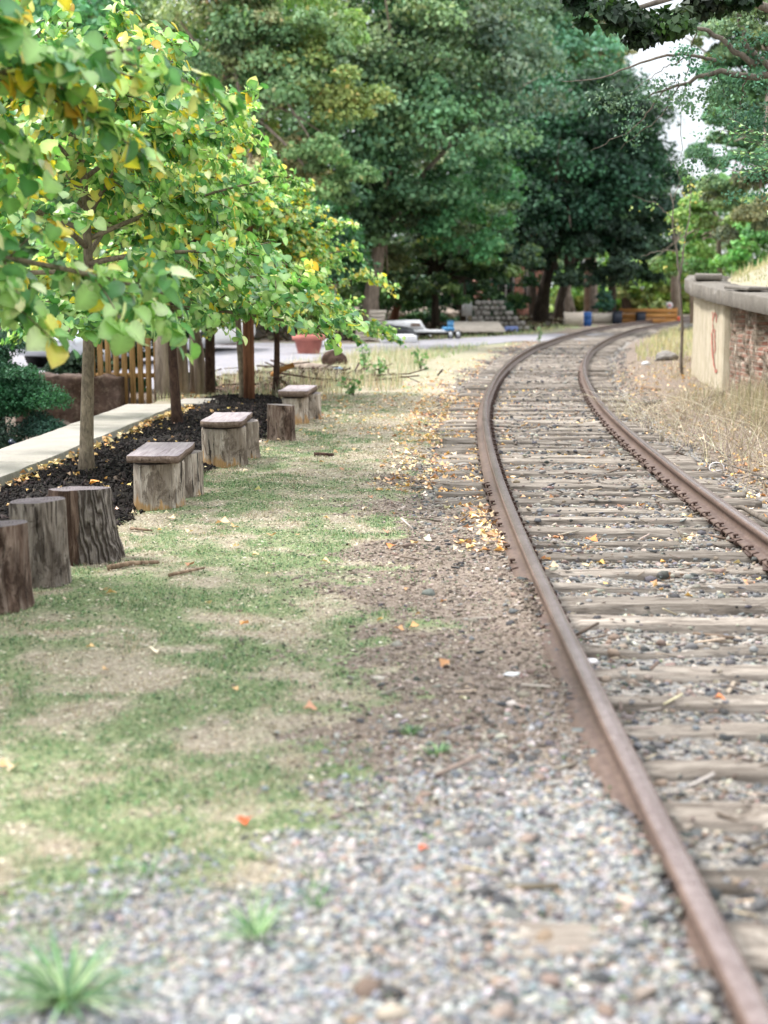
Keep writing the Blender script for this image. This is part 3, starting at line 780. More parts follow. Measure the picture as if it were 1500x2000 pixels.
# dry weeds right of the track
n = 46000
y = 8+(34-8)*RNG.random(n)**1.3; x = RNG.uniform(2.6, 9, n); l, _ = lat(x, y)
dens = smooth(.9, 2.6, l-.9)*.8+.15
k = (l > 1.35)&(x < wall_x(y)-.02)&(RNG.random(n) < dens)&(fbm(x*2.2, y*2.2+9) > .40)
x, y, l = x[k], y[k], l[k]; m = len(x)
hv = RNG.uniform(.03, .12, m)+RNG.uniform(0, .32, m)*smooth(1.6, 2.9, l)*smooth(23, 15, y)*smooth(.4, .6, fbm(x*1.5+3, y*1.5))
cc = pick_cols(m, ['#bcae94', '#d0c5b0', '#9c8d78', '#83745f', '#a5a080'], [4, 3, 3, 2.5, 1.0], .14)
blades('dry_weeds', x, y, hv, RNG.uniform(.003, .007, m)*(1+.03*y), cc, 1.5, 'dry straw coloured weeds right of the track')
# right bank beyond
n = 16000
x = RNG.uniform(4, 16, n); y = RNG.uniform(34, 62, n); l, _ = lat(x, y); k = (l > 1.9)&(l < 9); x, y = x[k], y[k]; m = len(x)
blades('bank_grass', x, y, RNG.uniform(.08, .3, m), RNG.uniform(.012, .03, m), pick_cols(m, ['#b9b58c', '#cfc8a2', '#9aa573', '#c7b693'], [3, 3, 2, 2]), .8, 'pale grass on the bank inside the curve')
# mound turf
n = 26000
x = RNG.uniform(6, 19, n); y = RNG.uniform(20, 43, n); k = x > wall_x(y)+.7; x, y = x[k], y[k]; m = len(x)
blades('mound_grass', x, y, RNG.uniform(.03, .1, m), RNG.uniform(.01, .02, m), pick_cols(m, ['#b5ae8a', '#a3a27a', '#93986c', '#c4bb9c'], [3, 2, 2, 2]), 1, 'mown pale turf on the mound above the wall')

# ------------------------------------------------------------------ leaf templates
def heart(n=5):
    # outline from the petiole notch round to the tip, one side
    t = np.linspace(0, 1, n+2)[1:-1]
    ox = np.interp(t, [0, .12, .3, .5, .72, .9, 1], [0, .28, .50, .56, .42, .15, 0])
    oy = np.interp(t, [0, .12, .3, .5, .72, .9, 1], [.04, -.08, .04, .36, .70, .92, 1.04])
    v = [(0, .04)]+list(zip(ox, oy))+[(0, 1.04)]+list(zip(-ox[::-1], oy[::-1]))
    mid = [(0, .34), (0, .68)]
    v = np.array([(a, b, .30*abs(a)**1.3-.26*b*b*.7) for a, b in v+mid]); N = len(v); m1, m2 = N-2, N-1
    tri = []
    for sg in (0, 1):
        idx = [0]+[i+1 for i in range(n)]+[n+1] if not sg else [0]+[2*n+1-i for i in range(n)]+[n+1]
        cut = (n+1)//2
        for a_, b_ in zip(idx[:-1], idx[1:]):
            k_ = idx.index(a_); m_ = m1 if k_ < cut else m2
            tri.append([a_, b_, m_] if not sg else [b_, a_, m_])
        c_ = idx[cut]; tri.append([c_, m2, m1] if not sg else [c_, m1, m2])
    return v, [np.array(tri)]
HT, HF = heart(5)
HN, HNF = heart(9)
def scrap():    # curled fallen leaf
    ang = np.linspace(0, 2*np.pi, 8, endpoint=False); r = np.array([1, .6, .95, .55, 1.05, .6, .9, .5])*.5
    v = [(0, 0, .02)]+[(r[i]*math.cos(a), r[i]*math.sin(a), .16*math.cos(2*a+.5)+.1) for i, a in enumerate(ang)]
    F = np.array([[0, 1, 2, 3], [0, 3, 4, 5], [0, 5, 6, 7], [0, 7, 8, 1]])
    return np.array(v), [F]
ST, SF = scrap()
def litter(name, x, y, size, pal, wts, label, z=None):
    n = len(x); zz = (height(x, y) if z is None else z)+.006
    yaw = RNG.uniform(0, 6.28, n); tip = np.stack([np.cos(yaw), np.sin(yaw), RNG.normal(size=n)*.25], -1)
    nr = np.stack([RNG.normal(size=n)*.35, RNG.normal(size=n)*.35, np.ones(n)], -1)
    v, fs, c = scatter(ST, SF, np.stack([x, y, zz], -1), frames(tip, nr), size, pick_cols(n, pal, wts, .15))
    return tag(mesh_obj(name, v, fs, M['litter'], c), label, kind='stuff')
LP = ['#d9b182', '#e8cda4', '#c9966a', '#e0b568', '#b08468', '#efdcc4']
LW = [4, 4, 2, 2, 2, 2]
sh = lambda n, a, b, la, lb, pw=1: (np.interp(a, CY, CS)+(np.interp(b, CY, CS)-np.interp(a, CY, CS))*RNG.random(n)**pw, RNG.uniform(la, lb, n))
def lxy(s, l):
    cx, cyy, th = center_at(s); return cx+l*np.cos(th), cyy-l*np.sin(th)
xs, ys = [], []
for (n, a, b, la, lb) in ((1900, 12.3, 24, -1.85, -.86), (210, 9.3, 13, -1.3, -.87), (500, 14, 34, -2.6, -.9), (600, 8, 26, -.7, .7), (260, 12, 24, -.76, -.5), (330, 24, 60, -.7, .7), (900, 9, 32, .9, 3.6), (500, 24, 50, -2.2, -.9), (150, 11, 15, 1.0, 2.2)):
    s_, l_ = sh(n, a, b, la, lb)
    if (la, lb) == (-1.3, -.87): l_ = -.87-np.abs(RNG.normal(size=n))*.16
    a_, b_ = lxy(s_, l_); xs.append(a_); ys.append(b_)
x = np.concatenate(xs); y = np.concatenate(ys); k = (x < wall_x(y)-.05)&((x > edge_x(y)+.1)|(RNG.random(len(x)) < .45)); x, y = x[k], y[k]
litter('fallen_leaves', x, y, RNG.uniform(.03, .09, len(x)), LP, LW, 'orange and tan fallen leaves strewn along the rails')
xs = np.concatenate([RNG.uniform(-2.3, .4, 90), RNG.uniform(-1.0, 1.2, 420)]); ys = np.concatenate([RNG.uniform(5, 17, 90), RNG.uniform(17, 27, 420)])
litter('lawn_leaves', xs, ys, RNG.uniform(.03, .075, len(xs)), LP+['#c9c0a8'], LW+[3], 'scattered tan leaves on the lawn', z=height(xs, ys)+.012)
ys = np.concatenate([RNG.uniform(11.5, 20.5, 170), RNG.normal(19.3, .6, 60)]); xs = walk_x(ys)+.04+np.abs(RNG.normal(size=len(ys)))*.08+.05*(ys > 18.6)
litter('kerb_leaves', xs, ys, RNG.uniform(.05, .10, len(xs)), ['#d9b87c', '#e0c79a', '#c99a5c', '#b58a62'], [3, 3, 2, 1], 'yellow leaves gathered along the concrete walk', z=np.full(len(xs), .03)+RNG.uniform(0, .06, len(xs)))

n = 16000
x = RNG.uniform(-24, 14, n); y = RNG.uniform(46, 92, n); l, _ = lat(x, y); k = (y > road_hi(x)+1.5)&(l < -3.2); x, y = x[k], y[k]
litter('shade_scraps', x, y, RNG.uniform(.25, .55, len(x)), ['#3f352b', '#54483a', '#2f2a22', '#4c4a30'], None, 'dark leaf scraps added as ground shade under the far trees')  # dark scraps added so the bare ground under the trees looks shaded
# ------------------------------------------------------------------ concrete walk, mulch
def rough_box(x0, x1, y0, y1, z0, z1, nx_=8, ny_=60, amp=.012, seed=0):
    """closed slab with subdivided, slightly worn sides and top"""
    xs = np.linspace(x0, x1, nx_); ys = np.linspace(y0, y1, ny_)
    Xg, Yg = np.meshgrid(xs, ys, indexing='ij')
    jx = (fbm(Yg*3+seed, Xg*0+seed)-.5)*amp*3*((np.abs(Xg-x0) < 1e-6)*1.+(np.abs(Xg-x1) < 1e-6)*1.)
    top = np.stack([Xg+jx, Yg, z1+(fbm(Xg*2+seed, Yg*2)-.5)*amp], -1)
    bot = np.stack([Xg, Yg, np.full_like(Xg, z0)], -1)
    mid = top.copy(); mid[..., 2] = z1-.012; 
    edge = (np.abs(Xg-x0) < 1e-6)|(np.abs(Xg-x1) < 1e-6)
    top[..., 0] = np.where(np.abs(Xg-x0) < 1e-6, top[..., 0]+.01, np.where(np.abs(Xg-x1) < 1e-6, top[..., 0]-.01, top[..., 0]))
    N = nx_*ny_; V = np.concatenate([top.reshape(-1, 3), mid.reshape(-1, 3), bot.reshape(-1, 3)])
    i = (np.arange(nx_-1)[:, None]*ny_+np.arange(ny_-1)[None]); tq = np.stack([i, i+ny_, i+ny_+1, i+1], -1).reshape(-1, 4)
    sd_ = []
    for lvl in (0, N):
        for b in range(ny_-1):
            p = b; sd_.append([p+lvl, p+1+lvl, p+1+N+lvl, p+N+lvl]); p = (nx_-1)*ny_+b; sd_.append([p+1+lvl, p+lvl, p+N+lvl, p+1+N+lvl])
        for a in range(nx_-1):
            p = a*ny_; q_ = p+ny_; sd_.append([q_+lvl, p+lvl, p+N+lvl, q_+N+lvl]); p += ny_-1; q_ += ny_-1; sd_.append([p+lvl, q_+lvl, q_+N+lvl, p+N+lvl])
    F = np.concatenate([tq, np.array(sd_)]); mi = np.concatenate([np.zeros(len(tq)), np.ones(len(sd_))])
    return V, F, mi
a = Acc()
for (y0, y1) in ((6.0, 9.98), (10.0, 13.58), (13.6, 17.28), (17.3, 20.4)):
    V_, F_, mi_ = rough_box(-.72, 0, y0, y1, -1.5, .10, seed=y0); V_[:, 0] += walk_x(V_[:, 1])
    a.add(V_, [F_[mi_ == 0]], mi=0); a.add(V_, [F_[mi_ == 1]], mi=1)
walk = a.build('concrete_walk', mats=[M['slab'], M['kerb_side']]); tag(walk, kind='structure')
V_, F_, mi_ = rough_box(-3.0, -2.35, 20.9, 21.9, -.1, .07, 4, 8, seed=4)
a = Acc(); a.add(V_, [F_]); tag(a.build('concrete_slab', M['slab']), 'small pale concrete slab at the far end of the mulch bed', 'slab')
# mulch bed
def mul_r(y): return np.interp(y, [7, 9, 11, 12.5, 15, 18, 20, 21.5, 22.5], [-2.35, -2.12, -1.9, -1.78, -1.5, -1.2, -1.25, -1.35, -1.6])
ys = np.linspace(6.5, 22.8, 120); us = np.linspace(0, 1, 26); MV = []
for y_ in ys:
    x0, x1 = float(walk_x(y_))-.01 if y_ < 20.5 else -2.9, mul_r(y_)+.05*math.sin(y_*5)
    xx = x0+(x1-x0)*us
    zz = .075*np.sin(np.pi*np.clip(us, 0, 1))**.6*(1+.5*(fbm(xx*3, xx*0+y_*3)-.5))+(fbm(xx*14, xx*0+y_*14)-.5)*.035-.006+hz(x1, y_)
    zz *= 1; MV.append(np.stack([xx, np.full(26, y_), zz], -1))
MV = np.array(MV); i = (np.arange(119)[:, None]*26+np.arange(25)[None])
o = mesh_obj('mulch_bed', MV, [np.stack([i, i+1, i+27, i+26], -1).reshape(-1, 4)], M['mulch_soil'], smooth_=True); tag(o, kind='structure')
def mulch_z(x, y):
    wx_ = walk_x(y); u = np.clip((x-wx_)/(mul_r(y)-wx_), 0, 1); return .075*np.sin(np.pi*u)**.6+height(x, y)*.5+.004
n = 15000
y = RNG.uniform(8, 22.6, n); x = walk_x(y)+(mul_r(y)+.03-walk_x(y))*RNG.random(n); sz = RNG.lognormal(-3.9, .4, n)
k = sz < .06; x, y, sz = x[k], y[k], sz[k]; n = len(x)
CT_, CF_ = boxv(0, 0, 0, 1.6, .5, .22)
v, fs, c = scatter(CT_, CF_, np.stack([x, y, mulch_z(x, y)+sz*.2], -1), rand_rot(n), sz, pick_cols(n, ['#1f1b1a', '#2e2826', '#3d3533', '#141212', '#5d5048'], [4, 4, 2, 4, .6], .2))
tag(mesh_obj('mulch', v, fs, M['mulch'], c), 'dark wood mulch around the young trees', kind='stuff')
n = 130; y = RNG.uniform(9, 21, n); x = walk_x(y)+.1+(mul_r(y)-walk_x(y)-.1)*RNG.random(n)
litter('mulch_leaves', x, y, RNG.uniform(.02, .07, n), ['#e6c37e', '#d9b9a0', '#c9a56a'], None, 'pale leaf scraps on the dark mulch', z=mulch_z(x, y)+.015)

# ------------------------------------------------------------------ stumps and benches
def stump_parts(r, h, seed, flare=.1, nseg=44, nz_=22, lobes=None, squash=1.0, crag=.05):
    rg = np.random.default_rng(seed); th = np.arange(nseg)*2*np.pi/nseg
    base = 1+.07*np.sin(th*2+rg.uniform(0, 6))+.05*np.sin(th*3+rg.uniform(0, 6))+.03*np.sin(th*5+rg.uniform(0, 6))
    V_ = []
    for k in range(nz_):
        t = k/(nz_-1); z = h*t-.03*(k == 0)
        fl = 1+flare*(1-t)**3+(lobes(th, t) if lobes else 0)
        cr = (fbm(th*9/6.28*2+seed, np.full(nseg, t*1.3+seed), 4)-.5)*crag*2+(_perm[(np.arange(nseg)*3+seed) & 255, (np.full(nseg, k//3)+seed) & 255]-.5)*crag*.5
        rr = r*base*fl*(1+cr)
        if k == nz_-1: rr = rr*.985
        V_.append(np.stack([rr*np.cos(th), rr*np.sin(th)*squash, np.full(nseg, z)+(k == nz_-1)*.01*np.sin(th+seed)], -1))
    V_ = np.array(V_).reshape(-1, 3)
    i = (np.arange(nz_-1)[:, None]*nseg+np.arange(nseg)[None]); i2 = np.arange(nz_-1)[:, None]*nseg+(np.arange(nseg)[None]+1) % nseg
    q = np.stack([i, i2, i2+nseg, i+nseg], -1).reshape(-1, 4)
    top = (nz_-1)*nseg+np.arange(nseg)
    # top disc with a ring and centre
    inner = V_[top].copy(); inner[:, :2] *= .5; inner[:, 2] = h+.003+.004*np.sin(th*3); ctr = np.array([[0, 0, h+.004]])
    return V_, q, np.concatenate([V_[top], inner, ctr]), nseg
def add_stump(parent, name, loc, r, h, seed, mat, topmat, rz=0, tilt=0, **kw):
    V_, q, T_, ns = stump_parts(r, h, seed, **kw)
    f = [[i, (i+1) % ns, ns+(i+1) % ns, ns+i] for i in range(ns)]; g = [[ns+i, ns+(i+1) % ns, 2*ns] for i in range(ns)]
    if parent is None:
        root = empty(name, loc, rz); root.rotation_euler = (tilt, 0, rz); b = mesh_obj('bark', V_, [q], mat, parent=root)
        mesh_obj('cut_top', T_, [np.array(f), np.array(g)], topmat, parent=root); return root
    o = mesh_obj(name, V_, [q], mat, parent=parent); o.location = loc; o.rotation_euler = (tilt, 0, rz)
    t_ = mesh_obj('cut_top', T_, [np.array(f), np.array(g)], topmat, parent=o)
    return o
lob = lambda th, t: .42*np.exp(-((th-5.9)/.45)**2)*(1-t)**1.3+.3*np.exp(-((th-.35)/.4)**2)*(1-t)**1.5
st = add_stump(None, 'stump', (-1.93, 9.16, 0), .180, .46, 3, M['stump_ridged'], M['rings_dark'], flare=.15, lobes=lob, crag=.09)
tag(st, 'dark stump with ridged bark flaring out on its right side, beside the mulch bed', 'stump')
st = add_stump(None, 'stump', (-2.02, 8.44, 0), .155, .49, 8, M['stump_grey'], M['rings_dark'], flare=.08, crag=.05)
tag(st, 'upright grey stump between the flaring stump and the one cut by the frame', 'stump')
st = add_stump(None, 'stump', (-2.06, 7.78, 0), .155, .46, 15, M['stump_brown'], M['rings_dark'], flare=.12, crag=.05)
tag(st, 'nearest stump, cut off by the left edge of the photo', 'stump')
st = add_stump(None, 'stump', (-1.165, 16.55, 0), .165, .40, 23, M['stump_brown'], M['rings'], flare=.06, crag=.06)
tag(st, 'dark single stump without a plank, standing between two plank benches', 'stump')
def bench(x, y, w_, ln, hgt, r1, r2, d2, rz, seed, label, round_end=False, mat='stump_pale', dx2=0, th_=.055):
    root = empty('stump_bench', (x, y, 0), rz, label, 'bench', 'plank benches along the mulch bed')
    add_stump(root, 'stump_leg', (0, r1+.02, 0), r1, hgt-th_-.012, seed, M[mat], M['rings'], rz=seed, flare=.04, crag=.05)
    add_stump(root, 'stump_leg', (dx2, d2, 0), r2, hgt-th_-.012, seed+1, M[mat], M['rings'], rz=seed*2, flare=.05, crag=.05)
    n = 30; ys_ = np.linspace(-.03, ln, n); xs_ = np.linspace(-w_/2, w_/2, 10); g = np.random.default_rng(seed)
    Xg, Yg = np.meshgrid(xs_, ys_, indexing='ij')
    if round_end:
        Yg = Yg+np.where(Yg < .15, ((Xg/(w_/2))**2)*.07*(1-(Yg+.03)/.18), 0)
    wob = (fbm(Yg*3+seed, Xg*0+seed)-.5)*.03*np.sign(Xg)*(np.abs(Xg) > w_/2-.001)
    top = np.stack([Xg+wob, Yg, hgt+(fbm(Xg*9+seed, Yg*3)-.5)*.012], -1); bot = top.copy(); bot[..., 2] -= th_+(fbm(Xg*5, Yg*5+seed)-.5)*.02
    N = 10*n; V_ = np.concatenate([top.reshape(-1, 3), bot.reshape(-1, 3)])
    i = (np.arange(9)[:, None]*n+np.arange(n-1)[None]); tq = np.stack([i, i+n, i+n+1, i+1], -1).reshape(-1, 4)
    sd_ = []
    for b in range(n-1):
        sd_.append([b, b+1, b+1+N, b+N]); p = 9*n+b; sd_.append([p+1, p, p+N, p+1+N])
    for a_ in range(9):
        p = a_*n; sd_.append([p+n, p, p+N, p+n+N]); p += n-1; sd_.append([p, p+n, p+n+N, p+N])
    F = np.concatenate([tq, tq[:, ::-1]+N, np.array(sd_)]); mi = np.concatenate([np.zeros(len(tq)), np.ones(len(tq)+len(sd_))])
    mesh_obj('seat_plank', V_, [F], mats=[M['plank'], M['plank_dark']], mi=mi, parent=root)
    return root
bench(-1.78, 11.2, .41, .98, .435, .19, .175, .80, 0, 31, 'nearest stump bench, its square grey plank cut straight, beside the dark flaring stump', dx2=.10)
bench(-1.57, 14.0, .385, 1.05, .44, .20, .19, .85, -.02, 44, 'middle plank bench with a rounded plank end, resting on two tan stumps', True, dx2=.09)
bench(-1.14, 18.3, .37, 1.15, .43, .175, .17, .9, -.06, 58, 'farthest plank bench, behind the single dark stump', dx2=.10, th_=.07)

# ------------------------------------------------------------------ young redbud trees
def redbud(seed, nleaf, R0, H0, trunk_h, base_r, leafsize, mat_bark, yellow=.14, up=1.0, near=False):
    rg = np.random.default_rng(seed)
    root = bpy.data.objects.new('redbud_tree', None); COL.objects.link(root)
    a = Acc(); k = 14; zs = np.linspace(-.05, H0*.8, k)
    wx = .03*np.sin(zs*1.6+seed); wy = .03*np.cos(zs*1.3+seed*2)
    rad = base_r*(1-.75*(zs/(H0*.85)))*(1+.35*np.exp(-np.clip(zs, 0, 9)/.08))
    kk = zs < trunk_h+.5
    v, f = tube(np.stack([wx, wy, zs], -1), np.clip(rad, .008, 1), 12, rough=.08, seed=seed); a.add(v, f)
    tr = a.build('trunk', M[mat_bark], root, True)
    b = Acc(); lp, ld = [], []
    nb = 30
    for i in range(nb):
        t = i/(nb-1); z0 = trunk_h+(H0*.72-trunk_h)*t**.9
        az = i*2.39996+rg.normal()*.3
        Ln = R0*(1.0-.62*t**1.5)*rg.uniform(.75, 1.12)
        el = .22+.75*t+rg.normal()*.1
        if i < 6: el = rg.uniform(.0, .3)
        n = 9; u = np.linspace(0, 1, n)
        d = np.array([math.cos(az), math.sin(az)])
        hx = u*Ln*math.cos(el); hzv = z0+u*Ln*math.sin(el)*1.0-.22*Ln*u**2*(1-t)*.8
        bend = rg.normal()*.25
        pts = np.stack([np.interp(z0, zs, wx)+hx*d[0]-bend*u**2*Ln*d[1]*.5, np.interp(z0, zs, wy)+hx*d[1]+bend*u**2*Ln*d[0]*.5, hzv], -1)
        r0 = base_r*(.42-.2*t); v, f = tube(pts, r0*(1-.8*u)+.003, 6); b.add(v, f)
        for j in range(11):
            tt = rg.uniform(.18, 1.0); p0 = np.array([np.interp(tt, u, pts[:, c]) for c in range(3)])
            sl = Ln*.42*rg.uniform(.5, 1.1)*(1.15-tt*.4); a2 = az+rg.choice([-1, 1])*rg.uniform(.3, 1.2); e2 = rg.uniform(-.35, .65)
            u2 = np.linspace(0, 1, 6); dd = np.array([math.cos(a2)*math.cos(e2), math.sin(a2)*math.cos(e2), math.sin(e2)])
            q_ = p0+np.outer(u2*sl, dd); q_[:, 2] -= .25*sl*u2**2
            v, f = tube(q_, .0055*(1-.7*u2)+.0015, 4, cap=False); b.add(v, f)
            m = max(3, int(sl/.045))
            for w_ in np.linspace(.12, 1, m):
                lp.append([np.interp(w_, u2, q_[:, c]) for c in range(3)]); ld.append(dd)
        m = int(Ln/.09)
        for w_ in np.linspace(.3, 1, m):
            lp.append([np.interp(w_, u, pts[:, c]) for c in range(3)]); ld.append([d[0], d[1], .3])
    br = b.build('branches', M[mat_bark], root, True)
    lp = np.array(lp); ld = np.array(ld)
    idx = rg.integers(0, len(lp), nleaf) if nleaf > len(lp) else rg.permutation(len(lp))[:nleaf]
    lp = lp[idx]; ld = ld[idx]; n = len(lp)
    pos = lp+rg.normal(size=(n, 3))*np.array([.035, .035, .03])
    tip = ld*.5+rg.normal(size=(n, 3))*.55+np.array([0, 0, -.55])
    nr = ld*.35+rg.normal(size=(n, 3))*.45+np.array([0, 0, .95])
    # leaf blades facing outward from the trunk as well as up
    out = pos.copy(); out[:, 2] = 0; out /= np.linalg.norm(out, axis=1)[:, None]+1e-6; nr += out*.75
    sz = leafsize*rg.uniform(.55, 1.15, n)
    pal = np.array([lin(c) for c in ['#7fb064', '#a3c87e', '#4f834a', '#bcd996', '#d3e5b0', '#6a9d6c', '#dde09a', '#ead24a', '#f0da78', '#d4ac48']])
    patch = fbm(pos[:, 0]*1.6+seed, pos[:, 2]*1.6+pos[:, 1])
    py = np.clip(yellow*(.7+1.6*smooth(.48, .7, patch)), 0, .5); isy = rg.random(n) < py
    pi = np.where(isy, rg.choice([6, 7, 8, 9], n, p=[.36, .32, .26, .06]), rg.choice([0, 1, 2, 3, 4, 5], n, p=[.24, .22, .17, .16, .08, .13]))
    c = np.clip(pal[pi]*(1+.14*rg.normal(size=(n, 1))), .01, .9)
    T_, F_ = (HN, HNF) if near else (HT, HF)
    v, fs, cc = scatter(T_, F_, pos, frames(tip, nr), sz, c)
    kk_ = len(T_); vein = np.ones(kk_); vein[-2:] = 1.28; vein[0] = 1.2; vein[1:kk_-2] *= 1-.16*(np.arange(kk_-3) % 2)
    cc = np.clip(cc*np.tile(vein, n)[:, None], 0, .95)
    mesh_obj('crown', v, fs, M['leaf'], cc, root, True)
    return root
def place_tree(root, x, y, rz, sc, label, first=False):
    o = root if first else copy_tree(root)
    o.location = (x, y, max(hz(x, y), 0)); o.rotation_euler = (0, 0, rz); o.scale = (sc, sc, sc)
    tag(o, label, 'tree', 'young trees planted along the mulch bed'); return o
tA = redbud(5, 11500, 2.0, 4.5, 1.42, .062, .09, 'bark_young', .15)
tB = redbud(9, 12500, 2.0, 4.4, 1.3, .062, .08, 'bark_dark', .15)
tC = redbud(14, 13500, 2.2, 5.5, 1.72, .065, .104, 'bark_young', .16, near=True)
place_tree(tA, -2.68, 13.25, 0, 1.07, 'young tree with a smooth grey trunk just behind the dark flaring stump', True)
place_tree(tB, -2.54, 17.9, .4, 1.08, 'young tree with a dark brown trunk in the mulch behind the middle bench', True)
place_tree(tC, -3.02, 7.3, 1.9, 1.0, 'nearest young tree, its big heart shaped leaves filling the upper left corner', True)
place_tree(tA, -2.13, 21.8, 2.2, .92, 'young tree with a slim grey trunk just left of the brown post')
place_tree(tB, -1.70, 22.9, 4.0, .9, 'young tree leaning slightly left, right behind the farthest bench')

# ------------------------------------------------------------------ big trees
KT = np.array([(0, -.1, 0), (.42, .35, .08), (0, 1.0, -.12), (-.42, .35, .08)])
KF = [np.array([[0, 1, 2, 3]])]
def crown_leaves(lobes, n_leaf, lsize, pal, wts, seed, rc=.25, fill=.55, up=.9, flat=.4):
    rg = np.random.default_rng(seed); tot = sum(l[3]*l[4] for l in lobes)
    Pn, Nn, Cc = [], [], []
    pal = np.array([lin(c) for c in pal]); wts = None if wts is None else np.array(wts)/sum(wts)
    for (x, y, z, rx, rz_) in lobes:
        nl = int(n_leaf*rx*rz_/tot); nc = max(10, int(34*rx*rz_/6)); nc = min(nc, 110)
        d = rg.normal(size=(nc, 3)); d /= np.linalg.norm(d, axis=1)[:, None]
        d[:, 1] = np.where(rg.random(nc) < .7, -np.abs(d[:, 1]), d[:, 1])      # more boughs on the track side
        rr = rg.uniform(fill, 1.0, nc)[:, None]
        c = np.array([x, y, z])+d*rr*np.array([rx, rx*.85, rz_])
        cr = (rx*rz_)**.5*rc*rg.uniform(.6, 1.35, nc)
        k = rg.integers(0, nc, nl)
        g = rg.normal(size=(nl, 3)); g /= np.linalg.norm(g, axis=1)[:, None]; rad = rg.random(nl)**.45
        off = g*rad[:, None]*cr[k][:, None]*np.array([1.15, 1.15, flat*1.3])
        h2 = (off[:, 0]**2+off[:, 1]**2)/(cr[k]**2+1e-6); off[:, 2] -= .28*cr[k]*h2
        Pn.append(c[k]+off); Nn.append(off/(cr[k][:, None])*.8+d[k]*.5+np.array([0, -.15, up])+rg.normal(size=(nl, 3))*.45)
        cb = pal[rg.choice(len(pal), nc, p=wts)]; own = pal[rg.choice(len(pal), nl, p=wts)]
        lt = np.array([1+.22*rg.normal(), 1+.08*rg.normal(), 1+.12*rg.normal()]).clip(.6, 1.5)
        Cc.append((cb[k]*.4+own*.6)*lt*(1+.2*rg.normal(size=(nc, 1)))[k]*(1+.15*rg.normal(size=(nl, 1))))
    Pn = np.concatenate(Pn); Nn = np.concatenate(Nn); Cc = np.concatenate(Cc)*np.array([1.04, 1.0, .86]); Cc = np.clip(Cc*.86+Cc.mean(1, keepdims=True)*.14, .004, .8); n = len(Pn)
    tip = rg.normal(size=(n, 3))+np.array([0, 0, -.5])
    return scatter(KT, KF, Pn, frames(tip, Nn), lsize*rg.uniform(.6, 1.4, n), Cc)
def big_tree(name, label, base, trunk_pts, r0, lobes, n_leaf, lsize, pal, wts, seed, bark='bark_big', group=None, cat='tree', limbs=True, **kw):
    """lobes in world coords (x,y,z,rx,rz)"""
    root = empty(name, base, 0, label, cat, group); bx, by, bz = base
    a = Acc(); tp = np.array(trunk_pts, float)
    k = len(tp); v, f = tube(tp-np.array(base), r0*np.linspace(1, .45, k)*np.where(np.arange(k) == 0, 1.25, 1), 12, rough=.16, seed=seed); a.add(v, f)
    if limbs:
        rg = np.random.default_rng(seed+500); top = tp[-1]
        for l in lobes:
            for j in range(3):
                t_ = rg.uniform(.45, 1); p0 = tp[0]+(tp[-1]-tp[0])*t_ if k == 2 else np.array([np.interp(t_, np.linspace(0, 1, k), tp[:, c]) for c in range(3)])
                p1 = np.array(l[:3])+rg.normal(size=3)*np.array([l[3], l[3], l[4]])*.4
                m_ = (p0+p1)/2+np.array([0, 0, .15*np.linalg.norm(p1-p0)])
                u = np.linspace(0, 1, 8)[:, None]; q_ = (1-u)**2*p0+2*u*(1-u)*m_+u**2*p1
                v, f = tube(q_-np.array(base), r0*.38*(1-.85*u[:, 0]), 6); a.add(v, f)
    a.build('trunk', M[bark], root, True)
    v, fs, c = crown_leaves(lobes, n_leaf, lsize, pal, wts, seed, **kw)
    mesh_obj('crown', v-np.array(base), fs, M['leaf_far'], c, root)
    return root
def W(u, v, D, r, rz_=None): p = P(u, v, D); return (p.x, p.y, p.z, r, rz_ or r*.8)
def T(*a): return [tuple(P(*q)) for q in a]
MID = ['#557f5a', '#689468', '#7ba676', '#456a4e', '#95b184']; MW = [3, 3, 2, 2, 1]
GRN = 'trees standing behind the road and lot'
def gpt(u, D): return (PX(u, D), D, hz(PX(u, D), D))
# big maple with pale leaning trunk
b = gpt(722, 57)
big_tree('maple_tree', 'large maple with a pale bare leaning trunk rising behind the debris piles', b,
         [(b[0], b[1], b[2]-.2), tuple(P(724, 580, 57)), tuple(P(738, 500, 57)), tuple(P(742, 430, 57)), tuple(P(760, 300, 57)), tuple(P(800, 120, 57))], .33,
         [W(760, 110, 57, 4.2, 3.6), W(660, 240, 56, 3.2, 2.6), W(830, 270, 56, 3.8, 3.0), W(900, 120, 58, 4.0, 3.2), W(720, -30, 58, 4, 3), W(900, 400, 57, 2.6, 2.2), W(800, 430, 58, 2.6, 1.8)],
         60000, .17, MID+['#8a9a5a'], MW+[.6], 21, group=GRN)
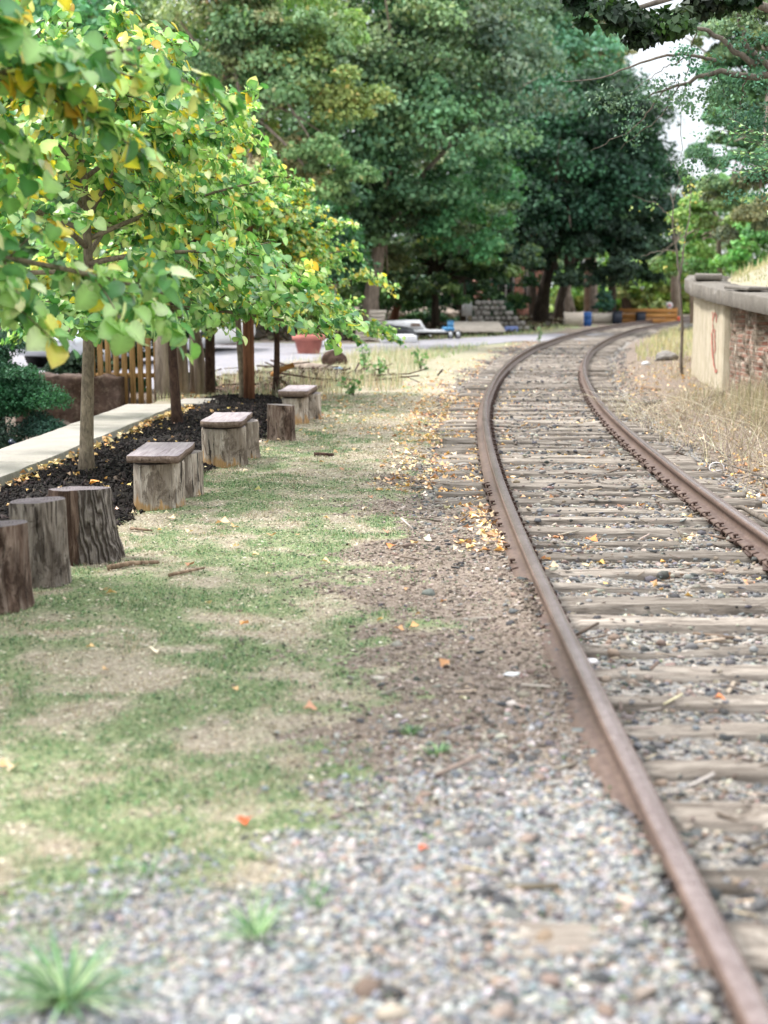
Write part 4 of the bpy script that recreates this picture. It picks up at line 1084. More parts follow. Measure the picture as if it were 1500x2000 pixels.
# dark broad tree on the bend
b = gpt(1052, 72)
big_tree('broad_tree', 'broad dark green tree with a heavy low crown at the bend of the track', b,
         [(b[0], b[1], b[2]-.2), tuple(P(1064, 560, 72)), tuple(P(1085, 480, 72)), tuple(P(1110, 350, 72))], .34,
         [W(1110, 330, 72, 4.6, 3.8), W(1010, 430, 71, 3.8, 3.2), W(1215, 400, 72, 3.0, 3.2), W(1150, 480, 71, 3.2, 1.9), W(1250, 490, 72, 1.9, 1.6), W(930, 500, 70, 3.0, 2.4), W(1180, 250, 73, 3.6, 3.0)],
         70000, .19, ['#26463a', '#315744', '#416c50', '#1b3528', '#5a8564'], [3, 3, 2, 3, .8], 22, 'bark_shaded', GRN)
b = gpt(1088, 76)
big_tree('dark_tree', 'slanting dark trunk with its crown high, right of the broad low crowned tree trunk', b,
         [(b[0], b[1], b[2]-.2), tuple(P(1092, 590, 76)), tuple(P(1112, 520, 76)), tuple(P(1150, 380, 76))], .3,
         [W(1120, 250, 77, 4.0, 3.6), W(1220, 330, 78, 2.4, 2.4), W(1050, 260, 78, 4.5, 3.6)], 30000, .2, ['#335945', '#416c50', '#5a8264'], [3, 3, 2], 23, 'bark_shaded', GRN)
# tall blue-green trees behind
b = gpt(960, 88)
big_tree('tall_tree', 'tallest grey green tree filling the top centre of the view', b,
         [(b[0], b[1], b[2]-.2), tuple(P(960, 400, 88)), tuple(P(980, 100, 88))], .45,
         [W(960, 60, 86, 5.5, 4.6), W(1080, 150, 86, 5.0, 4.2), W(880, 200, 87, 5, 4.4), W(1010, 270, 85, 5, 4), W(1060, 0, 88, 4.0, 3.2), W(850, -40, 90, 5, 4)],
         62000, .24, ['#648f72', '#7aa583', '#93b898', '#4f7a61', '#a3bf9a'], [3, 3, 2, 2, 1.4], 24, 'bark_big', GRN, up=.9)
b = gpt(1150, 92)
big_tree('turning_tree', 'tall tree with brown orange autumn tinted leaves at the top right of the tree mass', b,
         [(b[0], b[1], b[2]-.2), tuple(P(1150, 400, 92)), tuple(P(1150, 120, 92))], .35,
         [W(1140, 90, 90, 2.6, 2.4), W(1170, 190, 90, 2.2, 2.6), W(1195, 300, 90, 1.9, 2.2), W(1100, 40, 90, 2.4, 1.8)],
         22000, .23, ['#b0a672', '#8da372', '#c4ae7c', '#6f9570', '#bd9470'], [3, 3, 2, 2, 1], 25, 'bark_big', GRN)
# left middle trees
b = gpt(447, 43)
big_tree('slender_tree', 'slender tree with a straight brown trunk and yellow tinged leaves above the young trees', b,
         [(b[0], b[1], b[2]-.2), tuple(P(450, 400, 43)), tuple(P(448, 200, 43)), tuple(P(445, 60, 43))], .2,
         [W(520, 130, 43, 2.6, 2.2), W(610, 200, 43, 2.1, 1.8), W(640, 330, 42, 1.6, 1.5), W(420, 20, 43, 2.4, 2.2), W(560, 20, 44, 2.2, 2), W(560, 330, 43, 2.0, 1.8)],
         42000, .13, ['#7da868', '#94b676', '#adc082', '#628c5a', '#ccb070'], [3, 3, 1.5, 3, .2], 26, 'bark_big', GRN, fill=.3)
b = gpt(330, 58)
big_tree('oak_tree', 'wide green tree behind the upper left young leaves with a cluster of orange leaves', b,
         [(b[0], b[1], b[2]-.2), tuple(P(340, 400, 58)), tuple(P(350, 200, 58))], .35,
         [W(330, 60, 57, 4.5, 3.8), W(180, 160, 57, 5, 4), W(450, 220, 57, 4.5, 4), W(350, 360, 57, 4.5, 3.5), W(550, 400, 58, 3.5, 3), W(600, 90, 60, 3.5, 3)],
         45000, .2, ['#5d8a5a', '#74a068', '#8fb478', '#4a754e', '#d09860'], [3, 3, 2, 2, .12], 27, 'bark_big', GRN)
b = gpt(60, 52)
big_tree('leafy_tree', 'large leafy tree at the far left behind the nearest young leaves', b,
         [(b[0], b[1], b[2]-.2), tuple(P(60, 300, 52)), tuple(P(80, 200, 52))], .35,
         [W(60, 120, 51, 4.5, 4), W(-80, 300, 52, 4.5, 4), W(120, 380, 52, 4.5, 3.4), W(0, 480, 52, 4, 2.6), W(180, 520, 53, 3.5, 2.2)],
         32000, .2, MID, MW, 28, 'bark_big', GRN)
# low dark understorey between trunks; lower lobes added to darken under the canopy
b = gpt(850, 61)
big_tree('understorey_tree', 'low dark tree behind the trailer and lumber with yellow green lower leaves', b,
         [(b[0], b[1], b[2]-.2), tuple(P(850, 560, 61)), tuple(P(855, 500, 61))], .18,
         [W(850, 520, 61, 2.6, 1.5), W(920, 540, 60, 2.0, 1.3), W(790, 540, 62, 2.2, 1.4), W(960, 470, 62, 2.2, 1.8), W(690, 520, 63, 2.4, 1.8), W(880, 460, 62, 2.6, 1.8), W(660, 595, 68, 2.6, 1.3), W(770, 598, 68, 2.4, 1.2), W(870, 598, 69, 2.4, 1.2), W(960, 585, 72, 2.0, 1.4), W(580, 590, 66, 2.6, 1.5), W(500, 580, 66, 2.6, 1.8)],
         46000, .15, ['#335a3c', '#456f42', '#6c8c50', '#274733'], [3, 2, 1.4, 3], 29, 'bark_shaded', GRN)
b = gpt(770, 62)
a = Acc(); v, f = tube(T((768, 628, 62), (785, 560, 62), (808, 490, 62), (830, 420, 62)), [.17, .15, .12, .08], 8, rough=.1); a.add(v, f)
v, fs, c = crown_leaves([W(840, 400, 62, 1.8, 1.4)], 3000, .16, MID, MW, 77); 
root = empty('leaning_tree', (0, 0, 0), 0, 'thin brown trunk leaning right behind the white camper shell', 'tree', GRN)
a.build('trunk', M['pole'], root, True); mesh_obj('crown', v, fs, M['leaf_far'], c, root)
# bright understorey beyond the bend and more trunks
LIME = ['#7f9f4a', '#96b356', '#b4c45c', '#5f8545', '#d0c85a']
for i, (u, v_, D, r, rz_, lab) in enumerate([
        (1170, 545, 100, 3.0, 2.3, 'bright green sunlit bush right of the blue barrel beyond the bend'),
        (1232, 560, 102, 2.2, 1.8, 'yellow green bush above the orange timber fence'),
        (1275, 530, 98, 2.6, 2.4, 'green bush left of the white round sign'),
        (1325, 560, 94, 2.4, 2.2, 'bushes between the white sign and the concrete wall'),
        (1120, 590, 99, 1.8, 1.3, 'low green bush behind the grey fence and blue barrel')]):
    p = P(u, v_, D); b = (p.x, D, hz(p.x, D))
    root = empty('bush', b, 0, lab, 'bush', 'bushes beyond the bend')
    a = Acc()
    for j in range(4):
        e = (RNG.normal()*r*.4, RNG.normal()*.3, p.z-b[2]+RNG.normal()*.3); v, f = tube([(0, 0, -.1), (e[0]*.4, 0, e[2]*.5), e], [.08, .06, .03], 6); a.add(v, f)
    a.build('stems', M['bark_big'], root, True)
    v, fs, c = crown_leaves([(p.x, D, p.z, r, rz_), (p.x+r*.5, D, p.z-.5*rz_, r*.6, rz_*.7), (p.x-r*.5, D, p.z-.5*rz_, r*.7, rz_*.6)], 6500, .22, LIME, [3, 3, 1.4, 3, .8], 40+i)
    mesh_obj('crown', v-np.array(b), fs, M['leaf_far'], c, root)
for i, (u0, v0, u1, v1, D, r, bark, lab) in enumerate([
        (1156, 618, 1158, 470, 86, .22, 'bark_big', 'straight grey tree trunk just right of the blue barrel'),
        (1192, 612, 1196, 450, 92, .24, 'bark_shaded', 'brown tree trunk right of the small blue green spruce'),
        (1316, 610, 1318, 440, 88, .26, 'bark_big', 'grey tree trunk behind the thin sapling by the wall'),
        (1222, 610, 1210, 470, 97, .3, 'bark_shaded', 'dark tree trunk behind the yellow green bush'),
        (1104, 618, 1110, 480, 82, .2, 'bark_big', 'light grey trunk left of the leaning pole'),
        (1040, 622, 1036, 470, 80, .22, 'bark_shaded', 'dark upright trunk right of the brick house'),
        (640, 650, 652, 470, 56, .24, 'bark_big', 'grey trunk partly hidden behind the outer young leaves'),
        (612, 660, 600, 520, 50, .16, 'bark_shaded', 'dark slim trunk above the terracotta pot'),
        (905, 635, 900, 500, 66, .16, 'bark_shaded', 'thin dark trunk behind the trailer wheels')]):
    b = gpt(u0, D); top = P(u1, v1, D)
    root = empty('tree', b, 0, lab, 'tree', GRN); a = Acc()
    pts = np.array([(b[0], b[1], b[2]-.2), ((b[0]+top.x)/2, D, (b[2]+top.z)/2), tuple(top)]); v, f = tube(pts-np.array(b), [r*1.15, r, r*.7], 10, rough=.15, seed=i); a.add(v, f)
    a.build('trunk', M[bark], root, True)
    v, fs, c = crown_leaves([(top.x, D, top.z+1.4, 2.6, 2.0)], 5000, .2, ['#35593f', '#46704a', '#5d8a50'], [3, 3, 1], 60+i)
    mesh_obj('crown', v-np.array(b), fs, M['leaf_far'], c, root)
# far wood closing the horizon
rg = np.random.default_rng(3); lb = []
for u in np.arange(-500, 2100, 85):
    for (v_, D, r) in ((560, 128, 4.5), (470, 135, 5.5)):
        
        p = P(u+rg.normal()*20, v_+rg.normal()*15, D); lb.append((p.x, p.y, p.z, r, r*.8))
for u in np.arange(-400, 1120, 100):
    for v_ in (350,): p = P(u, v_, 140); lb.append((p.x, p.y, p.z, 6.5, 5.5))
v, fs, c = crown_leaves(lb, 90000, .42, ['#4a7550', '#5f8a5c', '#84a56c', '#3d6346'], [3, 3, 2, 2], 4)
tag(mesh_obj('far_woods', v, fs, M['leaf_far'], c), 'distant woods closing the view beyond the lot', kind='stuff')

# right side trees
b = (12.6, 40, hz(12.6, 40))
big_tree('locust_tree', 'locust tree above the mound at the right edge with drooping blue green foliage', b,
         [(b[0], b[1], b[2]-.2), tuple(P(1560, 350, 40)), tuple(P(1520, 200, 40)), tuple(P(1490, 60, 40))], .22,
         [W(1490, 200, 40, 1.4, 1.5), W(1440, 60, 40, 1.3, 1.0), W(1510, 60, 40, 1.6, 1.3), W(1450, 300, 39, 1.3, .9), W(1480, 400, 40, 1.6, 1.0), W(1425, 180, 40, .9, .9), W(1470, 250, 40, 1.1, .9), W(1400, 90, 40, .7, .6), W(1400, 380, 40, .7, .6), W(1340, 40, 41, 1.0, .5)],
         70000, .10, ['#5a856a', '#6f9a78', '#456c58', '#8cb08a', '#86a064'], [3, 3, 2, 1.6, 1], 31, 'bark_big', 'trees above the mound', rc=.3)
b = gpt(1405, 52)
big_tree('bright_tree', 'bright green small tree on the bank right behind the wall coping', b,
         [(b[0], b[1], b[2]-.2), tuple(P(1403, 470, 52)), tuple(P(1400, 420, 52))], .12,
         [W(1400, 440, 52, 1.7, 1.3), W(1455, 420, 52, 1.7, 1.2), W(1360, 400, 53, 1.0, 1.0), W(1345, 520, 54, 1.2, 1.2), W(1480, 470, 50, 1.6, .9), W(1350, 480, 54, 1.0, 1.2), W(1420, 500, 51, 1.7, .8)],
         26000, .13, ['#6f9f4c', '#86b25a', '#557f48', '#a0bc68', '#96804c'], [3, 3, 2, 1.3, .6], 32, 'bark_big', 'trees above the mound')
b = gpt(1350, 60)
big_tree('hazel_tree', 'loose pale green tree rising behind the thin sapling beneath the bright sky gap', b,
         [(b[0], b[1], b[2]-.2), tuple(P(1352, 450, 60)), tuple(P(1345, 400, 60))], .12,
         [W(1350, 430, 60, 1.1, .9), W(1330, 510, 60, 1.0, 1.2), W(1440, 370, 58, 1.6, .8)],
         14000, .15, ['#7d9f68', '#93b07a', '#67906a'], [3, 2, 2], 33, 'bark_big', 'trees above the mound')
# overhanging tree outside the frame, its limbs reaching in at the top right
root = empty('overhanging_tree', (6.6, 17, hz(6.6, 17)), 0, 'overhanging tree at the top right corner with grey limbs and leaves darkened as if backlit', 'tree')
bz = np.array([6.6, 17, hz(6.6, 17)])
a = Acc()
def limb(a_, pts, r0, r1=.01, n=7):
    pts = np.array(pts, float); u = np.linspace(0, 1, len(pts)); uu = np.linspace(0, 1, 18)
    q_ = np.stack([np.interp(uu, u, pts[:, c]) for c in range(3)], -1)
    q_[1:-1] = (q_[:-2]+q_[1:-1]*2+q_[2:])/4
    q_ += np.random.default_rng(int(abs(pts[0, 0])*99)).normal(size=q_.shape)*.012
    v, f = tube(q_-bz, np.linspace(r0, r1, 18), n); a_.add(v, f)
D = 15.5
limb(a, [tuple(bz), (6.5, 16.8, 2.6), (6.0, 16.4, 3.9)], .17, .09)
limb(a, [(6.3, 16.6, 3.4), tuple(P(1560, 150, D)), tuple(P(1480, 152, D)), tuple(P(1400, 140, D)), tuple(P(1330, 165, D)), tuple(P(1260, 190, D))], .06, .006)
limb(a, [tuple(P(1520, 145, D)), tuple(P(1462, 100, D)), tuple(P(1445, 40, D)), tuple(P(1425, -20, D))], .035, .02)
limb(a, [tuple(P(1480, 128, D)), tuple(P(1400, 70, D)), tuple(P(1330, 45, D)), tuple(P(1240, 20, D))], .035, .006)
limb(a, [tuple(P(1400, 118, D)), tuple(P(1330, 105, D)), tuple(P(1260, 120, D)), tuple(P(1180, 150, D)), tuple(P(1100, 160, D))], .02, .003)
limb(a, [(6.0, 16.4, 3.9), tuple(P(1540, 30, D-1)), tuple(P(1400, -20, D-1)), tuple(P(1250, 10, D-2)), tuple(P(1180, 40, D-2))], .06, .01)
for (p0, p1, p2) in (((1330, 160), (1290, 230), (1210, 290)), ((1400, 140), (1440, 250), (1380, 360)), ((1300, 175), (1240, 250), (1150, 300)), ((1360, 60), (1340, 140), (1330, 330)),
                     ((1460, 152), (1440, 220), (1400, 270)), ((1350, 110), (1300, 130), (1230, 180))):
    limb(a, [tuple(P(*p0, D)), tuple(P(*p1, D+.2)), tuple(P(*p2, D+.3))], .009, .002, 5)
a.build('branches', M['twig'], root, True)
BACKLIT = ['#1d3524', '#26442a', '#33562f', '#162a1e']  # very dark greens, backlighting against the sky put into the leaf colour
v1, f1, c1 = crown_leaves([W(1200, 25, 13.5, .32, .2), W(1285, 40, 13.6, .36, .26), W(1130, 0, 13.6, .3, .14), W(1370, 5, 13.6, .36, .16), W(1245, 75, 13.5, .2, .12), W(1450, -10, 13.6, .4, .15)], 4200, .075, BACKLIT, [3, 3, 2, 3], 71, rc=.4, fill=.1)
v2, f2, c2 = crown_leaves([W(1330, 190, D, .42, .25), W(1400, 210, D, .35, .3), W(1270, 170, D, .35, .2), W(1240, 250, D+.3, .3, .25), W(1380, 300, D, .3, .25), W(1450, 90, D, .35, .3), W(1330, 320, D, .22, .2), W(1450, 230, D+.4, .4, .4), W(1200, 200, D, .3, .25), W(1350, 110, D, .5, .25), W(1440, 20, D, .5, .3), W(1480, 330, D, .45, .4), W(1490, 220, D, .4, .5), W(1400, 160, D, .35, .25)], 4200, .034, ['#46705a', '#5a866c', '#38604c', '#6d9478'], [3, 2, 2, 1], 72, rc=.5, fill=.0)
a = Acc(); a.add(v1-bz, f1, c1); a.add(v2-bz, f2, c2); a.build('crown', M['leaf_far'], root)
# pinnate sprays in front at the right edge
root = empty('locust_sapling', (4.55, 11.5, hz(4.55, 11.5)), 0, 'young locust with long pinnate leaf sprays reaching in at the right edge', 'tree')
bz = np.array([4.55, 11.5, hz(4.55, 11.5)]); a = Acc(); lv = Acc()
limb(a, [tuple(bz), (4.5, 11.5, 1.4), (4.3, 11.6, 2.6)], .03, .02)
for i in range(20):
    p1 = np.array(P(1395+RNG.uniform(0, 140), 215+RNG.uniform(0, 130) if i < 15 else RNG.uniform(330, 420), 11.7)); p0 = np.array([4.3, 11.6, 2.3+RNG.uniform(-.3, .3)])
    if i > 14: p1[0] = max(p1[0], 3.0)
    mid = (p0+p1)/2+np.array([0, 0, .15]); limb(a, [tuple(p0), tuple(mid), tuple(p1)], .008, .002, 5)
    d = p1-mid; d /= np.linalg.norm(d); side = np.cross(d, [0, 0, 1]); nl = 12
    pos = []; tips = []; 
    for k in range(nl):
        for sgn in (-1, 1):
            q_ = mid+(p1-mid)*(k+.5)/nl; pos.append(q_); tips.append(side*sgn+d*.4+np.array([0, 0, -.25]))
    pos = np.array(pos); tips = np.array(tips); n = len(pos)
    v, fs, c = scatter(KT, KF, pos-bz, frames(tips, np.tile([0, -.2, 1.], (n, 1))+RNG.normal(size=(n, 3))*.3), RNG.uniform(.035, .055, n), pick_cols(n, ['#86b07a', '#9cc290', '#6d9a66', '#b4d0a0'], None, .15)); lv.add(v, fs, c)
a.build('branches', M['twig'], root, True); lv.build('crown', M['leaf_far'], root)

# thin sapling by the wall
b = np.array([P(1334, 700, 28).x, 28, hz(P(1334, 700, 28).x, 28)])
root = empty('sapling', tuple(b), 0, 'thin bare sapling standing just left of the cream concrete wall', 'tree'); a = Acc(); bz = b
limb(a, [tuple(b-np.array([0, 0, .1])), tuple(P(1331, 600, 28)), tuple(P(1326, 540, 28)), tuple(P(1318, 470, 28)), tuple(P(1312, 380, 28))], .034, .01)
limb(a, [tuple(P(1328, 545, 28)), tuple(P(1335, 480, 28)), tuple(P(1348, 400, 28)), tuple(P(1352, 330, 28))], .02, .006)
limb(a, [tuple(P(1320, 488, 28)), tuple(P(1290, 490, 28)), tuple(P(1250, 502, 28))], .012, .004)
limb(a, [tuple(P(1316, 430, 28)), tuple(P(1285, 400, 28)), tuple(P(1235, 380, 28))], .012, .003)
limb(a, [tuple(P(1314, 400, 28)), tuple(P(1330, 350, 28)), tuple(P(1300, 300, 28))], .01, .003)
a.build('branches', M['twig'], root, True)
v, fs, c = crown_leaves([W(1240, 508, 28, .22, .1), W(1298, 520, 28, .12, .08), W(1345, 370, 28, .3, .3), W(1270, 400, 28, .3, .15), W(1325, 440, 28, .25, .4)], 110, .05, ['#a8bf68', '#8fb05a', '#d8c860', '#7d9f5c'], None, 73, rc=.6, fill=0)
mesh_obj('crown', v-b, fs, M['leaf_far'], c, root)

# ------------------------------------------------------------------ retaining wall
def wall_path(n):
    d = np.concatenate([[0], np.cumsum(np.hypot(*np.diff(WALL, axis=0).T))]); s_ = np.linspace(0, d[-1], n)
    p = np.stack([np.interp(s_, d, WALL[:, 0]), np.interp(s_, d, WALL[:, 1])], -1)
    for _ in range(30): p[1:-1] = (p[:-2]+2*p[1:-1]+p[2:])/4
    t = np.gradient(p, axis=0); t /= np.linalg.norm(t, axis=1)[:, None]
    nrm = np.stack([-t[:, 1], t[:, 0]], -1)   # pointing towards the track
    return p, nrm
WPN = 700
wp, wn = wall_path(WPN)
def wtop(y): return 1.44+.035*np.clip(y-23, -4, 8)
root = empty('retaining_wall', (5.5, 24, 0), 0, 'curved cream concrete and red brick retaining wall with a thick weathered coping', 'wall'); rw = np.array([5.5, 24, 0])
def wall_part(i0, i1, mat, name, disp, z0=-.3, inset=0.0, nzz=60):
    pts = wp[i0:i1]; nn = wn[i0:i1]; n = len(pts); zt = wtop(pts[:, 1]); T_ = np.linspace(0, 1, nzz)
    V_ = []
    for j, t in enumerate(T_):
        z = z0+(zt-z0)*t; d = disp(pts, z)-inset
        V_.append(np.stack([pts[:, 0]+nn[:, 0]*d, pts[:, 1]+nn[:, 1]*d, z], -1))
    V_ = np.array(V_); i = (np.arange(nzz-1)[:, None]*n+np.arange(n-1)[None]); q = np.stack([i, i+n, i+n+1, i+1], -1).reshape(-1, 4)
    # back and ends for thickness
    back = V_.copy(); back[..., 0] -= nn[None, :, 0]*.35; back[..., 1] -= nn[None, :, 1]*.35; N = V_.size//3
    F = [q, q[:, ::-1]+N]; e = []
    for j in range(nzz-1):
        for c_ in (0, n-1): p = j*n+c_; e.append([p, p+n, p+n+N, p+N] if c_ else [p+n, p, p+N, p+n+N])
    F.append(np.array(e)); allv = np.concatenate([V_.reshape(-1, 3), back.reshape(-1, 3)])-rw
    return mesh_obj(name, allv, [np.concatenate(F)], mat, parent=root)
ib = int(np.argmin(np.abs(wp[:, 1]-23.45))); ia = int(np.argmin(np.abs(wp[:, 1]-12)))
def bdisp(p, z):
    y = p[:, 1]; d = (fbm(y*3, z*3+p[:, 0]*0)-.5)*.05+(fbm(y*12, z*14)-.5)*.03
    row = np.floor(z/.072); bk = np.floor(y/.21+.5*(row % 2)); rnd = _perm[bk.astype(int) & 255, row.astype(int) & 255]
    d = d-.05*(rnd > .9)
    d = np.where((np.abs(y-22.6) < .33)&(z > 1.0), d-.14+.06*(fbm(y*8, z*8) > .5), d)
    d = np.where((np.abs(y-21.2) < .30)&(z > .85)&(z < 1.4), d-.22, d)
    d = np.where(np.abs(y-22.0+.05*np.sin(z*6)) < .035, d-.12, d)
    return d
wall_part(ia, ib-1, M['brick'], 'brick_face', bdisp, inset=.05)
wall_part(ib+1, WPN-1, M['wallc'], 'concrete_face', lambda p, z: (fbm(p[:, 1]*2, z*.8)-.5)*.03+.02*(np.mod(p[:, 1]*1.1, 1) > .93)*-1+.06*smooth(.9, 0, z)*0)
# coping
n = WPN; prof = [(-.55, 0), (-.55, .22), (-.3, .235), (.05, .235), (.17, .232), (.18, .22), (.18, .012), (.172, 0)]
CV = []
for k, (o_, z_) in enumerate(prof):
    d = o_+(fbm(wp[:, 1]*2.5, wp[:, 0]*2)-.5)*.07*(o_ > 0)+(fbm(wp[:, 1]*9, wp[:, 0]*9+k//4, 5)-.5)*.10*(o_ > 0)
    zz = wtop(wp[:, 1])+z_+(fbm(wp[:, 1]*6+k, wp[:, 0]*6)-.5)*.05*(z_ > .1)-.09*smooth(.62, .75, fbm(wp[:, 1]*1.4+9, wp[:, 0]*1.4))*(z_ > .1)
    CV.append(np.stack([wp[:, 0]+wn[:, 0]*d, wp[:, 1]+wn[:, 1]*d, zz], -1))
CV = np.array(CV)[:, ia:]; n = CV.shape[1]; k = len(prof); i = (np.arange(k)[:, None]*n+np.arange(n-1)[None]); i2 = (((np.arange(k)+1) % k)[:, None]*n+np.arange(n-1)[None])
mesh_obj('coping', CV.reshape(-1, 3)-rw, [np.stack([i, i2, i2+1, i+1], -1).reshape(-1, 4)[:, ::-1]], M['coping'], parent=root)
# red painted scrawl on the concrete
def on_wall(y, z, off=.006):
    j = int(np.argmin(np.abs(wp[:, 1]-y))); p = wp[j]; nn = wn[j]; d = (float(fbm(np.array([p[1]*2]), np.array([z*.8]))[0])-.5)*.03+off
    return np.array([p[0]+nn[0]*d, p[1]+nn[1]*d, z])
a = Acc()
def stroke(pts, wd=.03):
    P_ = []; pts = np.array(pts); u = np.linspace(0, 1, len(pts)); uu = np.linspace(0, 1, 24)
    yy_ = np.interp(uu, u, pts[:, 0]); zz = np.interp(uu, u, pts[:, 1]); yy_ += (RNG.random(24)-.5)*.02
    for i_ in range(24):
        w_ = wd*(1+.4*math.sin(i_*1.9)); A_ = on_wall(yy_[i_]+w_*2.2, zz[i_], .012); B_ = on_wall(yy_[i_]-w_*2.2, zz[i_], .012); P_ += [A_, B_]
    a.add(np.array(P_)-rw, [[2*i_, 2*i_+1, 2*i_+3, 2*i_+2] for i_ in range(23)])
stroke([(24.9, 1.30), (24.75, 1.18), (24.55, 1.30), (24.35, 1.27), (24.35, 1.14)], .022)
stroke([(24.75, 1.2), (24.7, .98), (24.85, .9), (24.6, .85)], .024)
stroke([(24.85, .95), (24.75, .78), (24.65, .62), (24.45, .45), (24.2, .30), (24.1, .38)], .034)
stroke([(24.5, 1.02), (24.4, .8), (24.35, .68), (24.5, .62)], .022)
a.build('graffiti', M['red_paint'], root)
# broken slab pieces lying on the coping
for (y_, off, sx_, sy_, sz_, rz_, lab) in ((22.4, -.15, .5, 1.1, .05, .1, 'dark loose slate slab lying on top of the wall coping'), (27.6, -.2, .5, .95, .10, -.2, 'broken concrete block on the far end of the coping')):
    j = int(np.argmin(np.abs(wp[:, 1]-y_))); p = wp[j]+wn[j]*off
    v, f = boxv(0, 0, 0, sx_, sy_, sz_, bev=.02); v += RNG.normal(size=v.shape)*.008
    o = mesh_obj('loose_slab', v, f, M['coping']); o.location = (p[0], p[1], wtop(y_)+.255+sz_/2); o.rotation_euler = (.03, .02, rz_); tag(o, lab, 'slab')
# green and dry weeds against the brick
n = 2200; y = RNG.uniform(16, 22.6, n); x = wall_x(y)-RNG.random(n)**1.5*1.1-.03
blades('wall_weeds', x, y, RNG.uniform(.1, .6, n)*smooth(23.4, 19.5, y)+.05, RNG.uniform(.003, .007, n), pick_cols(n, ['#918c6c', '#a89c84', '#7f8460', '#bdb19a'], [2, 3, 1.5, 4]), 1.3, 'rank green and straw weeds growing against the brick face')

# long stalks of straw, arching
def stalks(name, n, x0, x1, y0, y1, h0, h1, r, pal, label, cond=None):
    a = Acc()
    for i in range(n):
        x_, y_ = RNG.uniform(x0, x1), RNG.uniform(y0, y1)
        if cond and not cond(x_, y_): continue
        h_ = RNG.uniform(h0, h1); az = RNG.uniform(0, 6.28); ln = RNG.uniform(.3, 1.6); u = np.linspace(0, 1, 6)
        pts = np.stack([x_+math.cos(az)*ln*h_*u**1.5, y_+math.sin(az)*ln*h_*u**1.5, hz(x_, y_)+h_*u*(1-.35*u*min(ln, 1.2))], -1)
        v, f = tube(pts, r*(1-.7*u), 4, cap=False); a.add(v, f, pick_cols(1, pal)[0])
    return tag(a.build(name, M['grass']), label, kind='stuff')
_near = sorted(TIES, key=lambda t: t[1])
for k_, lab in enumerate(['nearest railroad tie, crossing the lower right corner of the photo', 'second railroad tie up from the lower right corner', 'third railroad tie up from the lower right corner', 'fourth railroad tie up from the lower right corner', 'fifth railroad tie up from the lower right corner']):
    _near[k_+1][0]['label'] = lab
_near[0][0]['label'] = 'railroad tie mostly below the bottom edge of the photo, under the near rail'
stalks('straw_stalks', 2600, 2.9, 5.4, 8.5, 21, .12, .6, .0028, ['#cdbfa4', '#e2d8c4', '#a8987f', '#8a7d6e'], 'tangled straw stalks at the right edge', lambda x_, y_: (x_-3.0) > (19-y_)*.02+.2*RNG.random())

# ------------------------------------------------------------------ small things on the ground
def leaf_obj(u, v_, z, sz, hexc, label, D=None):
    a_ = (u-750)/2857.0; b_ = -(v_-1000)/2857.0
    dy = math.cos(PITCH)+b_*math.sin(PITCH); dz = -math.sin(PITCH)+b_*math.cos(PITCH); t_ = (z-CAM_H)/dz
    v = ST*sz; n = len(v)
    o = mesh_obj('fallen_leaf', v, SF, M['litter'], np.tile(lin(hexc), (n, 1))); o.location = (a_*t_, dy*t_, z); o.rotation_euler = (RNG.normal()*.2, RNG.normal()*.2, RNG.uniform(0, 6))
    tag(o, label, 'leaf', 'single fallen leaves'); return o
for args in ((182, 944, .09, .13, '#e9a558', 'orange leaf lying on the mulch behind the dark flaring stump'), (434, 1020, .03, .13, '#e8c096', 'pale orange leaf in the short grass right of the nearest bench'),
             (1155, 1054, .04, .12, '#e08a50', 'bright orange leaf lying on a tie between the rails'), (478, 1218, .03, .07, '#e8a468', 'small orange leaf in the middle of the lawn'),
             (478, 1602, .03, .06, '#d0552c', 'red orange leaf near the lower edge of the lawn'), (17, 987, .1, .06, '#e0bc8c', 'pale leaf on the mulch above the leftmost stump'),
             (457, 1028, .02, .07, '#e3b07a', 'second smaller orange leaf in the grass right of the nearest bench'), (765, 1067, .02, .08, '#d98850', 'orange leaf at the edge of the grass and dirt'),
             (1340, 690, .04, .1, '#e0a060', 'orange leaf at the foot of the concrete wall'), (828, 1657, .03, .045, '#d0603c', 'tiny red leaf in the foreground gravel'),
             (1232, 1838, .03, .035, '#d0603c', 'red leaf scrap in gravel just left of the near rail'), (1405, 1363, .03, .06, '#d98858', 'orange leaf on the ballast between the near ties')):
    leaf_obj(*args)
def gp(u, v_, z=0):
    a_ = (u-750)/2857.0; b_ = -(v_-1000)/2857.0
    dy = math.cos(PITCH)+b_*math.sin(PITCH); dz = -math.sin(PITCH)+b_*math.cos(PITCH); t_ = (z-CAM_H)/dz
    return a_*t_, dy*t_
def rock(u, v_, sz, mat, label, sq=(1, .8, .6), name='rock', cat='rock'):
    x_, y_ = gp(u, v_); g = np.random.default_rng(int(u+v_))
    import bmesh
    bm = bmesh.new(); bmesh.ops.create_icosphere(bm, subdivisions=3, radius=1)
    for ve in bm.verts:
        c = ve.co; f_ = 1+.35*(float(fbm(np.array([c.x*1.3+u]), np.array([c.y*1.3+c.z*1.7]))[0])-.5)*2+.06*g.normal()*.3; ve.co = Vector((c.x*f_*sq[0], c.y*f_*sq[1], c.z*f_*sq[2]))*sz
    me = bpy.data.meshes.new(name); bm.to_mesh(me); bm.free(); me.materials.append(mat); o = bpy.data.objects.new(name, me); COL.objects.link(o)
    o.location = (x_, y_, hz(x_, y_)+sz*sq[2]*.35); tag(o, label, cat); return o
rock(1302, 708, .26, M['stonegrey'], 'grey boulder beside the foot of the thin sapling')
rock(1262, 715, .1, M['white_metal'], 'small white stone on the leaves right of the bend')
